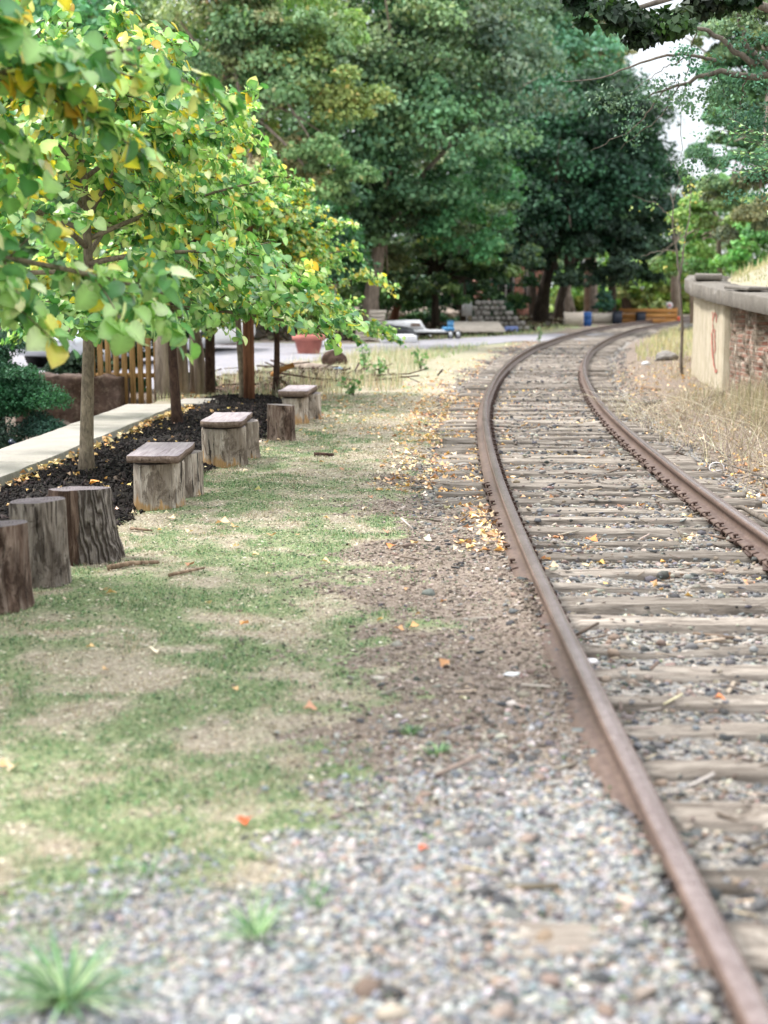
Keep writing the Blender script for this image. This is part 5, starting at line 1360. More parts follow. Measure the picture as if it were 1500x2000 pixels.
rock(1005, 1328, .03, M['white_metal'], 'pale pinkish stone on the gravel shoulder left of the rail', (1.4, .8, .4))
rock(1155, 1276, .028, M['sign_white'], 'small white stone touching the inner side of the left rail', (1.2, .8, .5))
rock(952, 1115, .015, M['sign_white'], 'tiny white pebble on the brown dirt shoulder')
rock(902, 905, .07, M['stonegrey'], 'tan grey rock at the edge of the leaf covered ties', (1.3, .8, .5))
rock(1277, 789, .11, M['black_plastic'], 'crumpled black plastic scrap right of the track', (1.2, .7, .5), 'plastic_scrap', 'litter')
rock(1345, 655, .3, M['stonegrey'], 'dark rubble lump at the far foot of the concrete wall', (1.2, .8, .8))
def stick(pts, r, label, mat='drywood', name='stick', cat='stick', lift=.02):
    ps = []
    for (u, v_, z) in pts: x_, y_ = gp(u, v_, z); ps.append((x_, y_, hz(x_, y_)+z+lift))
    base = np.array(ps[0]); v, f = tube(np.array(ps)-base, np.linspace(r, r*.6, len(ps)), 7, rough=.2, seed=int(pts[0][0]))
    o = mesh_obj(name, v, f, M[mat]); o.location = base; tag(o, label, cat); return o
stick([(212, 1116, 0), (255, 1110, 0), (310, 1106, 0)], .02, 'flat grey stick lying in front of the dark flaring stump')
stick([(330, 1130, 0), (365, 1125, 0), (400, 1118, 0)], .012, 'thin stick half hidden in grass right of the flat grey stick')
stick([(255, 1036, 0), (297, 1040, 0)], .012, 'short twig in front of the nearest bench')
stick([(614, 892, 0), (652, 893, 0)], .028, 'dark bark chip lying alone in the lawn right of the middle bench', 'bark_dark')
stick([(1500, 1010, .1), (1450, 985, .06), (1400, 992, .02)], .022, 'grey fallen branch at the lower right among the dry weeds', 'twig')
stick([(1500, 930, .12), (1450, 915, .06), (1385, 895, .02)], .012, 'thin brown twig above the grey fallen branch', 'twig')
stick([(1256, 758, .0), (1288, 764, .0)], .045, 'weathered board end lying in leaves right of the track', 'drywood')
stick([(1365, 795, .05), (1400, 782, .06), (1425, 772, .08)], .05, 'dead branch lying along the foot of the brick wall', 'twig')
stick([(1390, 975, 0), (1340, 935, .02), (1300, 912, .0)], .01, 'slender dead stem beside the right rail', 'twig')
# pale hoop
a = Acc(); th = np.linspace(-.5, 3.9, 16); v, f = tube(np.stack([.07*np.cos(th), .05*np.sin(th)*.3, .05+.05*np.sin(th)], -1), .006, 6); a.add(v, f)
v, f = tube([(.06, 0, .03), (-.05, -.03, .015), (-.18, -.05, .01)], .006, 6); a.add(v, f)
o = a.build('wire_loop', M['sign_white'], None, True); x_, y_ = gp(1400, 905, .05); o.location = (x_, y_, hz(x_, y_)); tag(o, 'white looped strip lying among dry weeds right of the rail', 'wire')

# clumps of foreground grass
def tuft(u, v_, n, h_, sp, label, hexes, name='grass_tuft', wd=.007, lean=1.1):
    x_, y_ = gp(u, v_); a_ = Acc(); th = RNG.uniform(0, 6.28, n)
    for t_ in th:
        hh_ = h_*RNG.uniform(.6, 1.1); ln = RNG.uniform(.3, 1)*lean; u_ = np.linspace(0, 1, 5)
        c = np.stack([sp*RNG.random()*math.cos(t_)+math.cos(t_)*ln*hh_*u_**1.4, sp*RNG.random()*math.sin(t_)+math.sin(t_)*ln*hh_*u_**1.4, hh_*u_*(1-.35*u_)], -1)
        w_ = wd*(1-u_**2*.9); pr = np.array([-math.sin(t_), math.cos(t_), 0])
        V_ = np.concatenate([c-pr*w_[:, None], c+pr*w_[:, None]]); a_.add(V_, [[i_, i_+5, i_+6, i_+1] for i_ in range(4)], pick_cols(1, hexes, None, .15)[0])
    o = a_.build(name, M['grass']); o.location = (x_, y_, hz(x_, y_)-.005); tag(o, label, 'grass tuft', 'grass tufts'); return o
GH_ = ['#5f8558', '#7a9c6c', '#4b704b', '#9cb185']
tuft(130, 1960, 110, .15, .04, 'large spiky grass tuft in the gravel at the bottom left', GH_, wd=.0045, lean=2.2)
tuft(500, 1840, 46, .11, .04, 'low grass tuft alone in the foreground gravel', GH_, wd=.004, lean=1.7)
tuft(855, 1480, 46, .06, .04, 'small green tuft on gravel left of the rail', GH_, wd=.004)
tuft(800, 1437, 40, .05, .04, 'small green tuft just above the other one beside the dirt shoulder', GH_, wd=.004)
for i_ in range(10):
    tuft(60+RNG.uniform(0, 640), 1690+RNG.uniform(-20, 110), 16, .05, .03, 'small grass tuft where the lawn breaks up into foreground gravel', GH_, wd=.003)
tuft(290, 1715, 34, .06, .05, 'green tuft at the lower edge of the lawn', GH_, wd=.004)
tuft(200, 925, 14, .14, .02, 'sprig of green weed in the mulch right of the grey trunk', GH_, wd=.004)
tuft(122, 918, 12, .12, .02, 'sprig of green weed in the mulch left of the grey trunk', GH_, wd=.004)
# leafy weeds beyond the lawn
def weed(u, v_, h_, label, n=60, r=.18):
    x_, y_ = gp(u, v_); b = (x_, y_, hz(x_, y_)); root = empty('weed', b, 0, label, 'weed', 'tall weeds by the road'); a_ = Acc(); pos = []
    for j in range(5):
        e = np.array([RNG.normal()*r*.6, RNG.normal()*r*.6, h_*RNG.uniform(.7, 1)]); v, f = tube([(0, 0, 0), tuple(e*.5*np.array([.6, .6, 1])), tuple(e)], [.008, .006, .003], 5); a_.add(v, f)
        for k_ in range(n//5): pos.append(e*RNG.uniform(.2, 1)+RNG.normal(size=3)*.03)
    a_.build('stem', M['twig'], root); pos = np.array(pos); m = len(pos)
    v, fs, c = scatter(KT, KF, pos, rand_rot(m), RNG.uniform(.05, .11, m), pick_cols(m, ['#5f8a58', '#7aa36c', '#93b080'], None)); mesh_obj('leaves', v, fs, M['leaf_far'], c, root)
weed(712, 735, .75, 'tall leafy weed standing at the edge of the road left of centre')
weed(738, 742, .5, 'shorter leafy weed just right of the tallest one')
weed(822, 722, .45, 'green weed in pale grass right of centre')
weed(690, 772, .3, 'low green weed near the end of the lawn', 50, .3)
weed(1052, 668, .6, 'pale tall weed stem next to the far left rail', 30, .06)

# ------------------------------------------------------------------ brown post by the trees
x_, y_ = gp(487, 790); a = Acc(); v, f = tube([(0, 0, -.2), (0, 0, 1.2), (.01, 0, 2.6)], [.085, .083, .08], 14, rough=.05); a.add(v, f)
o = a.build('wooden_post', M['pole'], None, True); o.location = (x_, y_, 0); tag(o, 'reddish brown round wooden post between two young tree trunks', 'post')
# older trunks beside the road, left
for i, (u, v_, D, r, top, lab, bark) in enumerate([
        (322, 788, 22.9, .17, (318, 560), 'thick grey brown trunk behind the dark trunked young tree', 'bark_big'),
        (362, 790, 23.4, .10, (340, 560), 'trunk leaning left just right of the thick grey brown trunk', 'bark_big'),
        (376, 788, 24.0, .05, (376, 580), 'thinnest upright trunk in the roadside clump', 'bark_big'),
        (398, 790, 23.8, .10, (368, 590), 'brown trunk slanting strongly left in the roadside clump', 'bark_big'),
        (410, 790, 23.6, .085, (412, 560), 'straight brown trunk at the right of the roadside clump', 'bark_dark')]):
    b = (PX(u, D), D, 0 if D > 22 else -.1); tp_ = P(*top, D); root = empty('roadside_tree', b, 0, lab, 'tree', 'roadside clump of trunks'); a = Acc()
    p0 = np.array([0, 0, -.5]); p2 = np.array([tp_.x-b[0], 0, tp_.z]); pm = np.array([p2[0]*.35, 0, tp_.z*.5])
    v, f = tube([tuple(p0), tuple(pm), tuple(p2)], [r*1.1, r*.9, r*.7], 10, rough=.15, seed=i); a.add(v, f); a.build('trunk', M[bark], root, True)
    v, fs, c = crown_leaves([(tp_.x, D, tp_.z+1.2, 1.3, 1.0)], 2200, .1, ['#557f48', '#6f9a50', '#88ab5c'], None, 80+i); mesh_obj('crown', v-np.array(b), fs, M['leaf_far'], c, root)

# ------------------------------------------------------------------ evergreen shrub, bank wall, picket fence
b = (-4.95-.6, 20.5, -1.45)
root = empty('evergreen_shrub', (-5.35, 20.3, -1.45), 0, 'dark blue green evergreen shrub left of the brown bank wall', 'shrub'); bz = np.array([-5.35, 20.3, -1.45])
a = Acc(); v, f = tube([(0, 0, 0), (.05, 0, 1.0), (0, 0, 1.8)], [.09, .07, .03], 8); a.add(v, f); a.build('trunk', M['bark_dark'], root)
v, fs, c = crown_leaves([(-5.25, 20.3, .25, .8, .7), (-4.8, 20.1, -.2, .5, .55), (-5.9, 20.3, .3, .8, .9), (-5.3, 20.4, .85, .7, .5), (-5.1, 20.2, -.9, .6, .5), (-5.9, 20.5, 1.1, .8, .5), (-4.95, 20.1, .35, .45, .5), (-5.5, 20.0, -.5, .8, .6)], 75000, .032, ['#2c5a44', '#3a6d52', '#4c8064', '#1f4333'], [3, 3, 1.5, 3], 90, rc=.42, fill=.1)
mesh_obj('crown', v-bz, fs, M['leaf_far'], c, root)
v, f = boxv(-5.0, 23.05, -.45, 1.5, .25, 2.1, rz=.0, bev=.03)
g = Acc()
xs = np.linspace(-5.7, -4.05, 30); zs = np.linspace(-1.5, .36, 30); Xg, Zg = np.meshgrid(xs, zs, indexing='ij')
Yf = 22.6+(fbm(Xg*3, Zg*3, 6)-.5)*.3; V_ = np.stack([Xg, Yf, Zg+(Zg > .35)*(fbm(Xg*6, Xg*0, 5)-.5)*.12], -1); Vb = V_.copy(); Vb[..., 1] = 23.3
N = 900; i = (np.arange(29)[:, None]*30+np.arange(29)[None]); q = np.stack([i, i+30, i+31, i+1], -1).reshape(-1, 4); e = []
for k_ in range(29):
    e.append([k_*30+29, k_*30+59, k_*30+59+N, k_*30+29+N]); e.append([k_, k_+1, k_+1+N, k_+N]); e.append([870+k_+1, 870+k_, 870+k_+N, 870+k_+1+N])
o = mesh_obj('bank_wall', np.concatenate([V_.reshape(-1, 3), Vb.reshape(-1, 3)]), [np.concatenate([q, q[:, ::-1]+N, np.array(e)])], M['clay_wall'], smooth_=False); tag(o, 'reddish brown rough bank wall behind the evergreen shrub', 'wall')
root = empty('picket_fence', (-4.1, 22.9, 0), 0, 'tan wooden picket fence behind the far end of the concrete walk', 'fence')
for i in range(11):
    x_ = -.45+i*.125; a = Acc(); v, f = boxv(x_, RNG.normal()*.01, .42, .085, .03, 1.5+RNG.normal()*.03, bev=.006); a.add(v, f)
    a.build('picket', M['fence_wood'], root)
for z_ in (.35, .95): v, f = boxv(.17, .035, z_, 1.4, .035, .07); mesh_obj('fence_rail', v, f, M['fence_wood'], parent=root)

root = empty('backing', (-4.2, 24.4, hz(-4.2, 24.4)), 0, 'dark hedge foliage added to darken the gaps behind the tan picket fence', 'backing'); bz = np.array([-4.2, 24.4, hz(-4.2, 24.4)])  # foliage added behind the pickets to make their gaps dark
a = Acc(); v, f = tube([(0, 0, 0), (0, 0, .8)], [.06, .03], 6); a.add(v, f); a.build('stems', M['bark_dark'], root)
v, fs, c = crown_leaves([(-5.6+i_*.6, 24.4, .55, .55, .65) for i_ in range(5)], 16000, .06, ['#274a33', '#345c3c', '#1f3c2b'], None, 96); mesh_obj('crown', v-bz, fs, M['leaf_far'], c, root)
# ------------------------------------------------------------------ cars
def car(loc, rz, paint, label, L=4.5, Wd=1.8, Hh=1.45):
    root = empty('parked_car', loc, rz, label, 'car')
    # body: stations along x (length), each a cross-section
    st = [(-2.25, .45, .62, .72), (-2.15, .3, .80, .82), (-1.5, .22, .92, .9), (-.6, .2, .95, .9), (.6, .2, .95, .9), (1.3, .22, .93, .9), (2.05, .28, .78, .84), (2.25, .42, .6, .7)]
    V_ = []; 
    for (x_, z0, z1, hw) in st:
        for (yy_, zz) in ((-hw*.92, z0), (-hw, z0+.15), (-hw, (z0+z1)/2+.05), (-hw*.95, z1-.04), (-hw*.8, z1), (hw*.8, z1), (hw*.95, z1-.04), (hw, (z0+z1)/2+.05), (hw, z0+.15), (hw*.92, z0)):
            V_.append((x_*L/4.5, yy_*Wd/1.8, zz))
    F = []
    for s_ in range(7):
        for k_ in range(10): k2 = (k_+1) % 10; F.append([s_*10+k_, s_*10+k2, s_*10+10+k2, s_*10+10+k_])
    F2 = [list(range(10)), list(range(70, 80))[::-1]]
    a = Acc(); a.add(V_, F); a.add(V_, F2)
    # roof and pillars
    rf = [(-1.0, .95), (-.55, Hh-.04), (0, Hh), (.75, Hh-.02), (1.5, .98)]
    v, f = boxv(.05, 0, Hh-.035, 1.25, 1.3, .05, bev=.02); a.add(v, f)
    for sy in (-1, 1):
        for (xa, za, xb, zb) in ((-1.05, .94, -.55, Hh-.04), (.72, Hh-.04, 1.45, .94), (.1, .94, .1, Hh-.04)):
            v, f = tube([(xa, sy*.78, za), (xb, sy*.64, zb)], .035, 6); a.add(v, f)
    body = a.build('body', M[paint], root, False)
    g = Acc(); ca = [(-1.05, .945, .76), (-.55, Hh-.05, .62), (.72, Hh-.05, .62), (1.45, .945, .76)]
    gv = []
    for (x_, z_, y_) in ca: gv += [(x_, -y_, z_), (x_, y_, z_)]
    g.add(gv, [[0, 1, 3, 2], [4, 5, 7, 6], [0, 2, 4, 6], [1, 7, 5, 3]]); g.build('window', M['glass'], root)
    for (x_, y_) in ((-1.4, -.82), (-1.4, .82), (1.4, -.82), (1.4, .82)):
        a = Acc(); v, f = tube([(x_, y_-.1, .32), (x_, y_+.1, .32)], .32, 20); a.add(v, f); wh = a.build('wheel', M['rubber'], root)
        a = Acc(); sg = 1 if y_ > 0 else -1; v, f = tube([(x_, y_+sg*.09, .32), (x_, y_+sg*.112, .32)], .2, 14); a.add(v, f); a.build('rim', M['rim'], wh)
    for y_ in (-.6, .6):
        v, f = boxv(-2.2, y_, .62, .12, .32, .12, bev=.03); mesh_obj('headlight', v, f, M['white_metal'], parent=root)
        v, f = boxv(2.2, y_, .68, .1, .3, .12, bev=.03); mesh_obj('tail_light', v, f, M['sign_red'], parent=root)
    return root
car((-5.35, 16.6, -1.43), R(62), 'navy_paint', 'dark blue car parked low beside the concrete walk at the left edge', Hh=1.42)
car((PX(385, 39), 39, hz(PX(385, 39), 39)+.02), R(72), 'white_paint', 'white car parked on the road behind the young tree trunks')
car((PX(215, 32), 32, hz(PX(215, 32), 32)+.02), R(65), 'silver_paint', 'silver car parked behind the leaves left of the white car')

# ------------------------------------------------------------------ brush pile and log
def gpt3(u, v_, z=0): x_, y_ = gp(u, v_, z); return np.array([x_, y_, hz(x_, y_)+z])
def wlog(ptsz, r, label, mat, name='log', cat='log'):
    p = np.array([gpt3(*q) for q in ptsz]); v, f = tube(p-p[0], r*np.linspace(1, .85, len(p)), 12, rough=.15, seed=int(ptsz[0][0])); a_ = Acc(); a_.add(v, f)
    o = a_.build(name, M[mat], None, True); o.location = p[0]; tag(o, label, cat); return o
wlog([(578, 716, .16), (610, 720, .14), (648, 724, .1)], .13, 'pale fallen log lying beside the road', 'bark_big')
wlog([(533, 730, .30), (550, 722, .42), (574, 712, .50)], .045, 'broken branch with orange split wood slanting up to the log', 'orange_wood', 'broken_branch', 'branch')
wlog([(540, 736, .35), (556, 748, .1), (575, 756, .03)], .03, 'dark bent branch under the split orange branch', 'bark_dark', 'broken_branch', 'branch')
rock(654, 712, .27, M['bark_dark'], 'round brown root ball beside the end of the fallen log', (1.1, .9, .9), 'root_ball', 'root ball')
a = Acc()
base = gpt3(600, 745)
for i in range(160):
    p = np.array([RNG.normal()*.9, RNG.normal()*.8, abs(RNG.normal())*.10]); d = RNG.normal(size=3)*np.array([.28, .28, .08]); v, f = tube([tuple(p-d), tuple(p+d*.2+RNG.normal(size=3)*.02), tuple(p+d)], RNG.uniform(.006, .022), 5); a.add(v, f)
o = a.build('brush_pile', M['bark_dark'], None, True); o.location = base; tag(o, 'brush pile of broken sticks and dark earth in front of the log', kind='stuff')
x, y = rnd_region(500, -3.4, -.9, 22.3, 30); litter('brush_leaves', x, y, RNG.uniform(.05, .13, 500), ['#a87848', '#c99a5c', '#7c5a40', '#d9b378'], None, 'brown leaves around the brush pile')
stones('earth_clods', *rnd_region(1500, -3.1, -1.0, 24.0, 28.5), RNG.uniform(.02, .09, 1500), ['#5a463a', '#75604f', '#3d3029'], [1, 1, 1], label='dark earth clods around the brush pile')
v, f = boxv(0, 0, 0, .5, .25, .1, bev=.03); v += RNG.normal(size=v.shape)*.03; o = mesh_obj('crushed_carton', v, f, M['blue_metal']); o.location = gpt3(642, 722, .05); o.rotation_euler = (.2, .1, .4); tag(o, 'crushed blue and white litter in the brush pile', 'litter')

# ------------------------------------------------------------------ lot debris
def planter(u, v_, D):
    x_, y_ = gp(u, v_); s_ = 1
    root = empty('flower_pot', (x_, y_, hz(x_, y_)), 0, 'large terracotta flower pot at the roadside beyond the log', 'flower pot'); a = Acc()
    pr = [(0, 0), (.27, 0), (.36, .36), (.42, .36), (.43, .50), (.38, .50), (.36, .42), (0, .40)]
    n = 20; th = np.arange(n)*2*np.pi/n; V_ = [np.stack([r_*np.cos(th), r_*np.sin(th), np.full(n, z_)], -1) for r_, z_ in pr]
    F = [[k_*n+i_, k_*n+(i_+1) % n, (k_+1)*n+(i_+1) % n, (k_+1)*n+i_] for k_ in range(1, len(pr)-2) for i_ in range(n)]
    a.add(np.concatenate(V_), F); a.add(V_[1], [list(range(n))[::-1]]); a.add(V_[6], [list(range(n))]); a.build('pot', M['red_plastic'], root, True)
planter(603, 693, 38)
def sheet(name, u0, u1, v_, depth, z, th_, mat, label, cat, rz=0, tilt=0):
    (xa, ya), (xb, yb) = gp(u0, v_), gp(u1, v_); L_x = xb-xa; v, f = boxv(0, 0, th_/2, L_x, depth, th_, bev=.02)
    o = mesh_obj(name, v, f, M[mat] if isinstance(mat, str) else mat); o.location = ((xa+xb)/2, ya+depth/2, hz((xa+xb)/2, ya+depth/2)+z); o.rotation_euler = (tilt, 0, rz); tag(o, label, cat); return o
sheet('white_board', 612, 642, 680, .9, .05, .18, 'white_metal', 'white board lying right of the terracotta pot', 'board', .1)
sheet('insulation_sheet', 742, 812, 672, 1.6, .03, .22, 'white_metal', 'long white folded sheet lying flat on the lot in front of the trailer', 'sheet', .06)
def lumber_stack(u0, u1, v_, rows_, label, per=6, thick=.12, jitter=.05, mat='lumber', rz=0, depth=2.0, name='lumber_stack'):
    (xa, ya), (xb, yb) = gp(u0, v_), gp(u1, v_); W_ = xb-xa; cx_ = (xa+xb)/2; root = empty(name, (cx_, ya+.4, hz(cx_, ya+.4)), rz, label, 'lumber')
    for r_ in range(rows_):
        for k_ in range(per):
            v, f = boxv(RNG.normal()*jitter, k_*depth/per*.5, thick*(r_+.5), W_*RNG.uniform(.82, 1.02), depth/per*.45, thick*.85, rz=RNG.normal()*.02, bev=.01)
            mesh_obj('board', v, f, M[mat], parent=root)
    return root
lumber_stack(695, 742, 668, 3, 'low messy pile of pale boards left of the white bundle', 4)
lumber_stack(722, 752, 664, 8, 'tall bundle of stacked pale blocks in front of the leaning maple trunk', 3, .12)
# dark tarp mound
rock(762, 664, .55, M['black_plastic'], 'black tarp covered heap between the pale bundle and the camper shell', (1.6, .7, .7), 'tarp_heap', 'tarp')
# covered boat / camper top on trailer
x_, y_ = gp(795, 662); root = empty('camper_shell', (x_, y_+1, hz(x_, y_)), .1, 'white weathered camper shell with a sloping end, resting on blocks left of the flat trailer', 'camper shell'); root.scale = (.47, .47, .5)
st = [(-1.7, .8, .15, 1.0), (-1.6, .85, .12, 1.15), (0, .85, .1, 1.22), (.9, .85, .1, 1.22), (1.0, .85, .1, 1.2), (1.7, .85, .1, .2)]
V_ = []
for (xx, hw, z0, z1) in st:
    V_ += [(xx, -hw*.5, z0+.25), (xx, -hw, z0+.55 if z1 > .7 else z1-.1), (xx, -hw*.9, z1-.12), (xx, 0, z1), (xx, hw*.9, z1-.12), (xx, hw, z0+.5), (xx, hw*.5, z0+.25)]
F = [[s_*7+k_, s_*7+(k_+1) % 7, s_*7+7+(k_+1) % 7, s_*7+7+k_] for s_ in range(5) for k_ in range(7)]
a = Acc(); a.add(V_, F); a.add(V_, [list(range(7)), list(range(35, 42))[::-1]]); a.build('shell', M['white_metal'], root)
for xx in (-1, 1): v, f = boxv(xx, 0, .17, .25, 1.2, .36); mesh_obj('block', v, f, M['plank_dark'], parent=root)
v, f = boxv(.55, -.80, .78, .7, .05, .45, bev=.01); mesh_obj('side_panel', v, f, M['plank_dark'], parent=root)
# flat trailer with blue fender
x_, y_ = gp(845, 664); root = empty('flat_trailer', (x_, y_+.9, hz(x_, y_)), .08, 'flat trailer with a blue front end and small white wheels', 'trailer'); root.scale = (.42, .6, .62)
v, f = boxv(0, 0, .42, 3.2, 1.5, .12, bev=.02); mesh_obj('deck', v, f, M['white_metal'], parent=root)
v, f = boxv(1.3, 0, .52, .75, 1.52, .22, bev=.04); mesh_obj('fender', v, f, M['blue_metal'], parent=root)
v, f = boxv(-.1, 0, .3, 3.0, 1.3, .1); mesh_obj('chassis', v, f, M['rubber'], parent=root)
for xx in (1.35, 1.95):
    v, f = tube([(xx, -.85, .25), (xx, -.65, .25)], .25, 16); wh = mesh_obj('wheel', v, f, M['rubber'], parent=root); v, f = tube([(xx, -.875, .25), (xx, -.855, .25)], .17, 14); mesh_obj('rim', v, f, M['rim'], parent=wh)
v, f = boxv(1.9, 0, .36, .9, .12, .08); mesh_obj('drawbar', v, f, M['iron'], parent=root)
x_, y_ = gp(884, 662); a = Acc(); v, f = tube([(0, 0, 0), (0, 0, .75)], .22, 16); a.add(v, f); v, f = tube([(0, 0, .75), (0, 0, .8)], .24, 16); a.add(v, f); o = a.build('blue_drum', M['blue_metal'], None, True); o.scale = (.5, .5, .4); o.location = (x_, y_+1.5, hz(x_, y_)+.25); tag(o, 'small light blue drum standing behind the trailer wheels', 'drum')
# white rubble + ridged panel + stone stack
for (u, v_, sz, lab) in ((905, 648, .45, 'white plastic bundle right of the light blue drum'), (925, 646, .4, 'white crumpled sheet on top of the ridged panel')):
    rock(u, v_, sz, M['white_metal'], lab, (1.3, .8, .55), 'white_bundle', 'bundle')
x_, y_ = gp(935, 657); a = Acc(); n = 40
for i in range(n):
    xx = -1.0+2.0*i/n; v, f = boxv(xx, 0, .035*(i % 2), .05, 1.6, .03); a.add(v, f)
o = a.build('ridged_panel', M['lumber']); o.location = (x_, y_+.7, hz(x_, y_)+.3); o.scale = (.9, .8, .8); o.rotation_euler = (R(14), 0, R(8)); tag(o, 'pale ridged panel leaning flat in front of the stacked stones', 'panel')
x_, y_ = gp(983, 648); root = empty('stone_stack', (x_, y_+.8, hz(x_, y_)), 0, 'tall heap of stacked grey paving stones beside the brick house', 'stones'); cnt = 0
for r_ in range(6):
    for k_ in range(10-r_):
        v, f = boxv(-1.05+.22*k_+.1*(r_ % 2)+RNG.normal()*.02, RNG.normal()*.08, .1+.2*r_, .19, .5, .17, rz=RNG.normal()*.06, bev=.03); v += RNG.normal(size=v.shape)*.006
        mesh_obj('paving_stone', v, f, M['stonegrey'], parent=root); cnt += 1
v, f = boxv(0, 0, .12, .5, .4, .24, bev=.03); o = mesh_obj('blue_crate', v, f, m_plain('pale_blue', '#6a78a8', .6)); x_, y_ = gp(998, 650); o.location = (x_, y_, hz(x_, y_)); tag(o, 'pale blue crate at the right foot of the stone heap', 'crate')
x_, y_ = gp(942, 640); root = empty('garden_statue', (x_, y_+2, hz(x_, y_)+.15), 0, 'pale stone garden figure topped by a pinkish red ball, left of the stone heap', 'statue')
pr = [(.2, 0), (.22, .1), (.13, .2), (.2, .5), (.26, .75), (.2, .9), (.08, 1.0)]; n = 16; th = np.arange(n)*2*np.pi/n
V_ = np.concatenate([np.stack([r_*np.cos(th), r_*np.sin(th), np.full(n, z_)], -1) for r_, z_ in pr]); a = Acc(); a.add(V_, [[k_*n+i_, k_*n+(i_+1) % n, (k_+1)*n+(i_+1) % n, (k_+1)*n+i_] for k_ in range(6) for i_ in range(n)]); a.build('pedestal', M['stonegrey'], root, True)
import bmesh
bm = bmesh.new(); bmesh.ops.create_uvsphere(bm, u_segments=14, v_segments=10, radius=.13); me = bpy.data.meshes.new('ball'); bm.to_mesh(me); bm.free(); me.materials.append(M['red_plastic']); o = bpy.data.objects.new('ball', me); COL.objects.link(o); o.parent = root; o.location = (0, 0, 1.1)
# brick house between the trees
x_ = PX(1012, 84); root = empty('brick_house', (x_, 86, hz(x_, 86)), .1, 'brick house with pale window glimpsed between the dark trees', 'house')
def bmat():
    t = NT('house_brick'); co = t.co(); s_ = t.n('ShaderNodeSeparateXYZ', Vector=co); u = t.n('ShaderNodeCombineXYZ', X=s_.outputs[0], Y=s_.outputs[2], Z=0.0).outputs[0]
    b_ = t.n('ShaderNodeTexBrick', Vector=u, Color1=lin('#b5664f'), Color2=lin('#c98370'), Mortar=lin('#c9b8aa'), Scale=1.0); b_.inputs['Brick Width'].default_value = .3; b_.inputs['Row Height'].default_value = .1; b_.inputs['Mortar Size'].default_value = .012
    return t.done(t.pbr(b_.outputs['Color'], .9))
M['hbrick'] = bmat()
for (cx_, w_, z0, z1) in ((-1.35, .5, 0, 5), (0.15, .5, 0, 5), (1.3, .9, 0, 5), (-.62, .98, 0, .9), (-.62, .98, 2.9, 5), (.62, .46, 0, .9), (.62, .46, 2.9, 5)):
    v, f = boxv(cx_, 0, (z0+z1)/2, w_, .35, z1-z0); mesh_obj('wall', v, f, M['hbrick'], parent=root)
v, f = boxv(0, 3.0, 2.5, 3.5, 5.5, 5); mesh_obj('wall', v, f, M['hbrick'], parent=root)
for (cx_, w_) in ((-.62, .98), (.62, .46)):
    v, f = boxv(cx_, .08, 1.9, w_, .06, 2.0); wnd = mesh_obj('window', v, f, M['glass'], parent=root)
    for q_ in (-w_/2+.04, w_/2-.04, 0): v, f = boxv(cx_+q_, .03, 1.9, .07, .05, 2.0); mesh_obj('frame', v, f, M['sign_white'], parent=wnd)
    v, f = boxv(cx_, -.2, .86, w_+.1, .12, .1); mesh_obj('sill', v, f, M['slab'], parent=wnd)
a = Acc(); a.add([(-2, -.4, 5), (2, -.4, 5), (2, 6.2, 5), (-2, 6.2, 5), (-2, 2.9, 7), (2, 2.9, 7)], [[0, 1, 5, 4], [2, 3, 4, 5], [3, 2, 1, 0]]); a.add([(-2, -.4, 5), (2, -.4, 5), (2, 6.2, 5), (-2, 6.2, 5), (-2, 2.9, 7), (2, 2.9, 7)], [[0, 4, 3], [1, 2, 5]]); a.build('roof', M['roof'], root)
# blue barrel, grey fence, spruce, bins, orange fence, sign, leaning pole
def barrel(u, v_, r, h_, mat, label, name='barrel'):
    x_, y_ = gp(u, v_); root = empty(name, (x_, y_, hz(x_, y_)), 0, label, 'barrel'); n = 20; pr = [(.93, 0), (1, .03), (1, .3), (1.04, .33), (1, .36), (1, .64), (1.04, .67), (1, .7), (1, .97), (.95, 1), (.85, 1.0), (.85, .96)]
    th = np.arange(n)*2*np.pi/n; V_ = np.concatenate([np.stack([r*a_*np.cos(th), r*a_*np.sin(th), np.full(n, z_*h_)], -1) for a_, z_ in pr]); a = Acc()
    a.add(V_, [[k_*n+i_, k_*n+(i_+1) % n, (k_+1)*n+(i_+1) % n, (k_+1)*n+i_] for k_ in range(11) for i_ in range(n)]); a.build('drum', M[mat], root, True)
    a = Acc(); a.add(V_[-n:], [list(range(n))]); a.build('lid', M[mat], root)
barrel(1146.5, 637, .2, .62, 'blue_plastic', 'bright blue plastic barrel standing beside the far bend of the track')
def slat_fence(u0, u1, v_, h_, mat, label, n=14, vert=True):
    (xa, ya), (xb, yb) = gp(u0, v_), gp(u1, v_); cx_ = (xa+xb)/2; W_ = xb-xa; root = empty('fence', (cx_, ya, hz(cx_, ya)), 0, label, 'fence')
    if vert:
        a = Acc()
        for i_ in range(n): v, f = boxv(-W_/2+W_*(i_+.5)/n, 0, h_/2, W_/n*.9, .03, h_*(1+.02*RNG.normal())); a.add(v, f)
        a.build('boards', M[mat], root)
    else:
        a = Acc()
        for i_ in range(3): v, f = boxv(0, 0, h_*(i_+.5)/3, W_, .08, h_/3*.93); a.add(v, f)
        a.build('boards', M[mat], root)
    for xx in (-W_/2, W_/2): v, f = boxv(xx, .07, h_/2, .12, .1, h_*1.08); mesh_obj('post', v, f, M[mat], parent=root)
slat_fence(1104, 1137, 638, .62, 'lumber', 'short grey board fence left of the blue barrel')
slat_fence(1158, 1195, 632, .5, 'lumber', 'low pale fence right of the blue barrel below the spruce')
slat_fence(1212, 1320, 630.5, .72, 'orange_wood', 'low orange timber fence beyond the far track', vert=False)
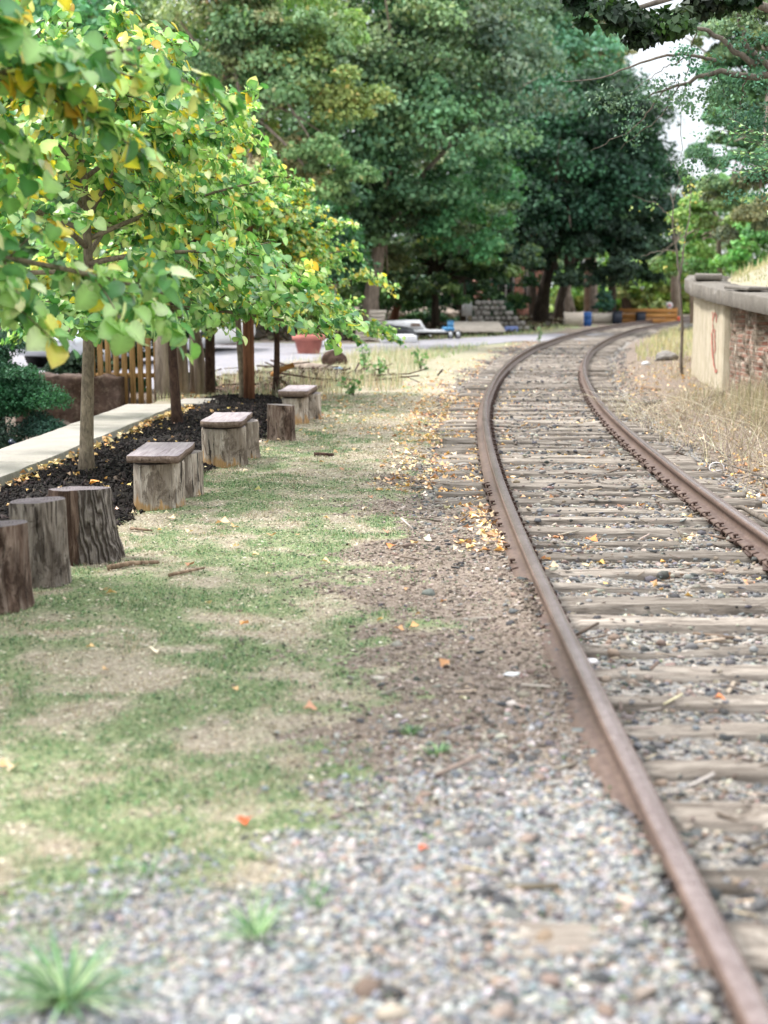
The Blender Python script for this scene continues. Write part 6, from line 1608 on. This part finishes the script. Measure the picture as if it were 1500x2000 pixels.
for (u, v_, lab) in ((1203, 632, 'dark bin at the left end of the orange timber fence'), (1249, 630.4, 'dark bin in front of the middle of the orange timber fence')):
    x_, y_ = gp(u, v_); root = empty('bin', (x_, y_-.3, hz(x_, y_)), 0, lab, 'bin', 'dark bins by the orange fence'); v, f = boxv(0, 0, .26, .42, .42, .52, bev=.04); mesh_obj('box', v, f, M['bin'], parent=root); v, f = boxv(0, 0, .545, .46, .46, .06, bev=.02); mesh_obj('lid', v, f, M['bin'], parent=root)
p = P(1180, 560, 84); b = (p.x, 84, hz(p.x, 84)); root = empty('spruce_tree', b, 0, 'small blue green spruce above the low pale fence', 'tree'); a = Acc(); v, f = tube([(0, 0, 0), (0, 0, 1.8)], [.06, .02], 6); a.add(v, f); a.build('trunk', M['bark_dark'], root)
v, fs, c = crown_leaves([(0, 0, .6+.28*i_, .85-.14*i_, .2) for i_ in range(6)], 5200, .08, ['#4a7a6c', '#5f9080', '#3a6557'], None, 95, rc=.35); mesh_obj('crown', v, fs, M['leaf_far'], c, root)
x_, y_ = gp(1303, 626); root = empty('road_sign', (x_, y_-.5, hz(x_, y_)), 0, 'white round topped sign with a red mark on a pale post beyond the bend', 'sign')
v, f = boxv(0, 0, .35, .09, .07, .9); mesh_obj('post', v, f, M['sign_white'], parent=root)
a = Acc(); v, f = tube([(0, -.03, .82), (0, .03, .82)], .17, 18); a.add(v, f); a.build('plate', M['sign_white'], root); a = Acc(); v, f = tube([(0, -.04, .82), (0, -.033, .82)], .09, 14); a.add(v, f); a.build('mark', m_plain('pale_red', '#e09a9c', .6), root)
v, f = boxv(.28, 0, .12, .55, .3, .28, bev=.04); o = mesh_obj('orange_box', v, f, M['tile']); o.location = (x_+.1, y_-.6, hz(x_, y_)); tag(o, 'small orange box at the foot of the white sign', 'box')
p0, p1 = P(1125, 622, 78), P(1112, 572, 78); v, f = tube([tuple(p0), tuple(p1)], .09, 8); o = mesh_obj('leaning_pole', v, f, M['bark_big']); tag(o, 'pale pole leaning left behind the grey board fence', 'pole')
# small grey panel by the statue
x_, y_ = gp(917, 640); v, f = boxv(0, 0, .75, .45, .06, .6, bev=.02); a = Acc(); a.add(v, f); v, f = boxv(0, .05, .4, .05, .05, .9); a.add(v, f); o = a.build('notice_board', M['lamp']); o.location = (x_, y_+2, hz(x_, y_)); tag(o, 'pale blank board standing in shade left of the stone figure', 'board')
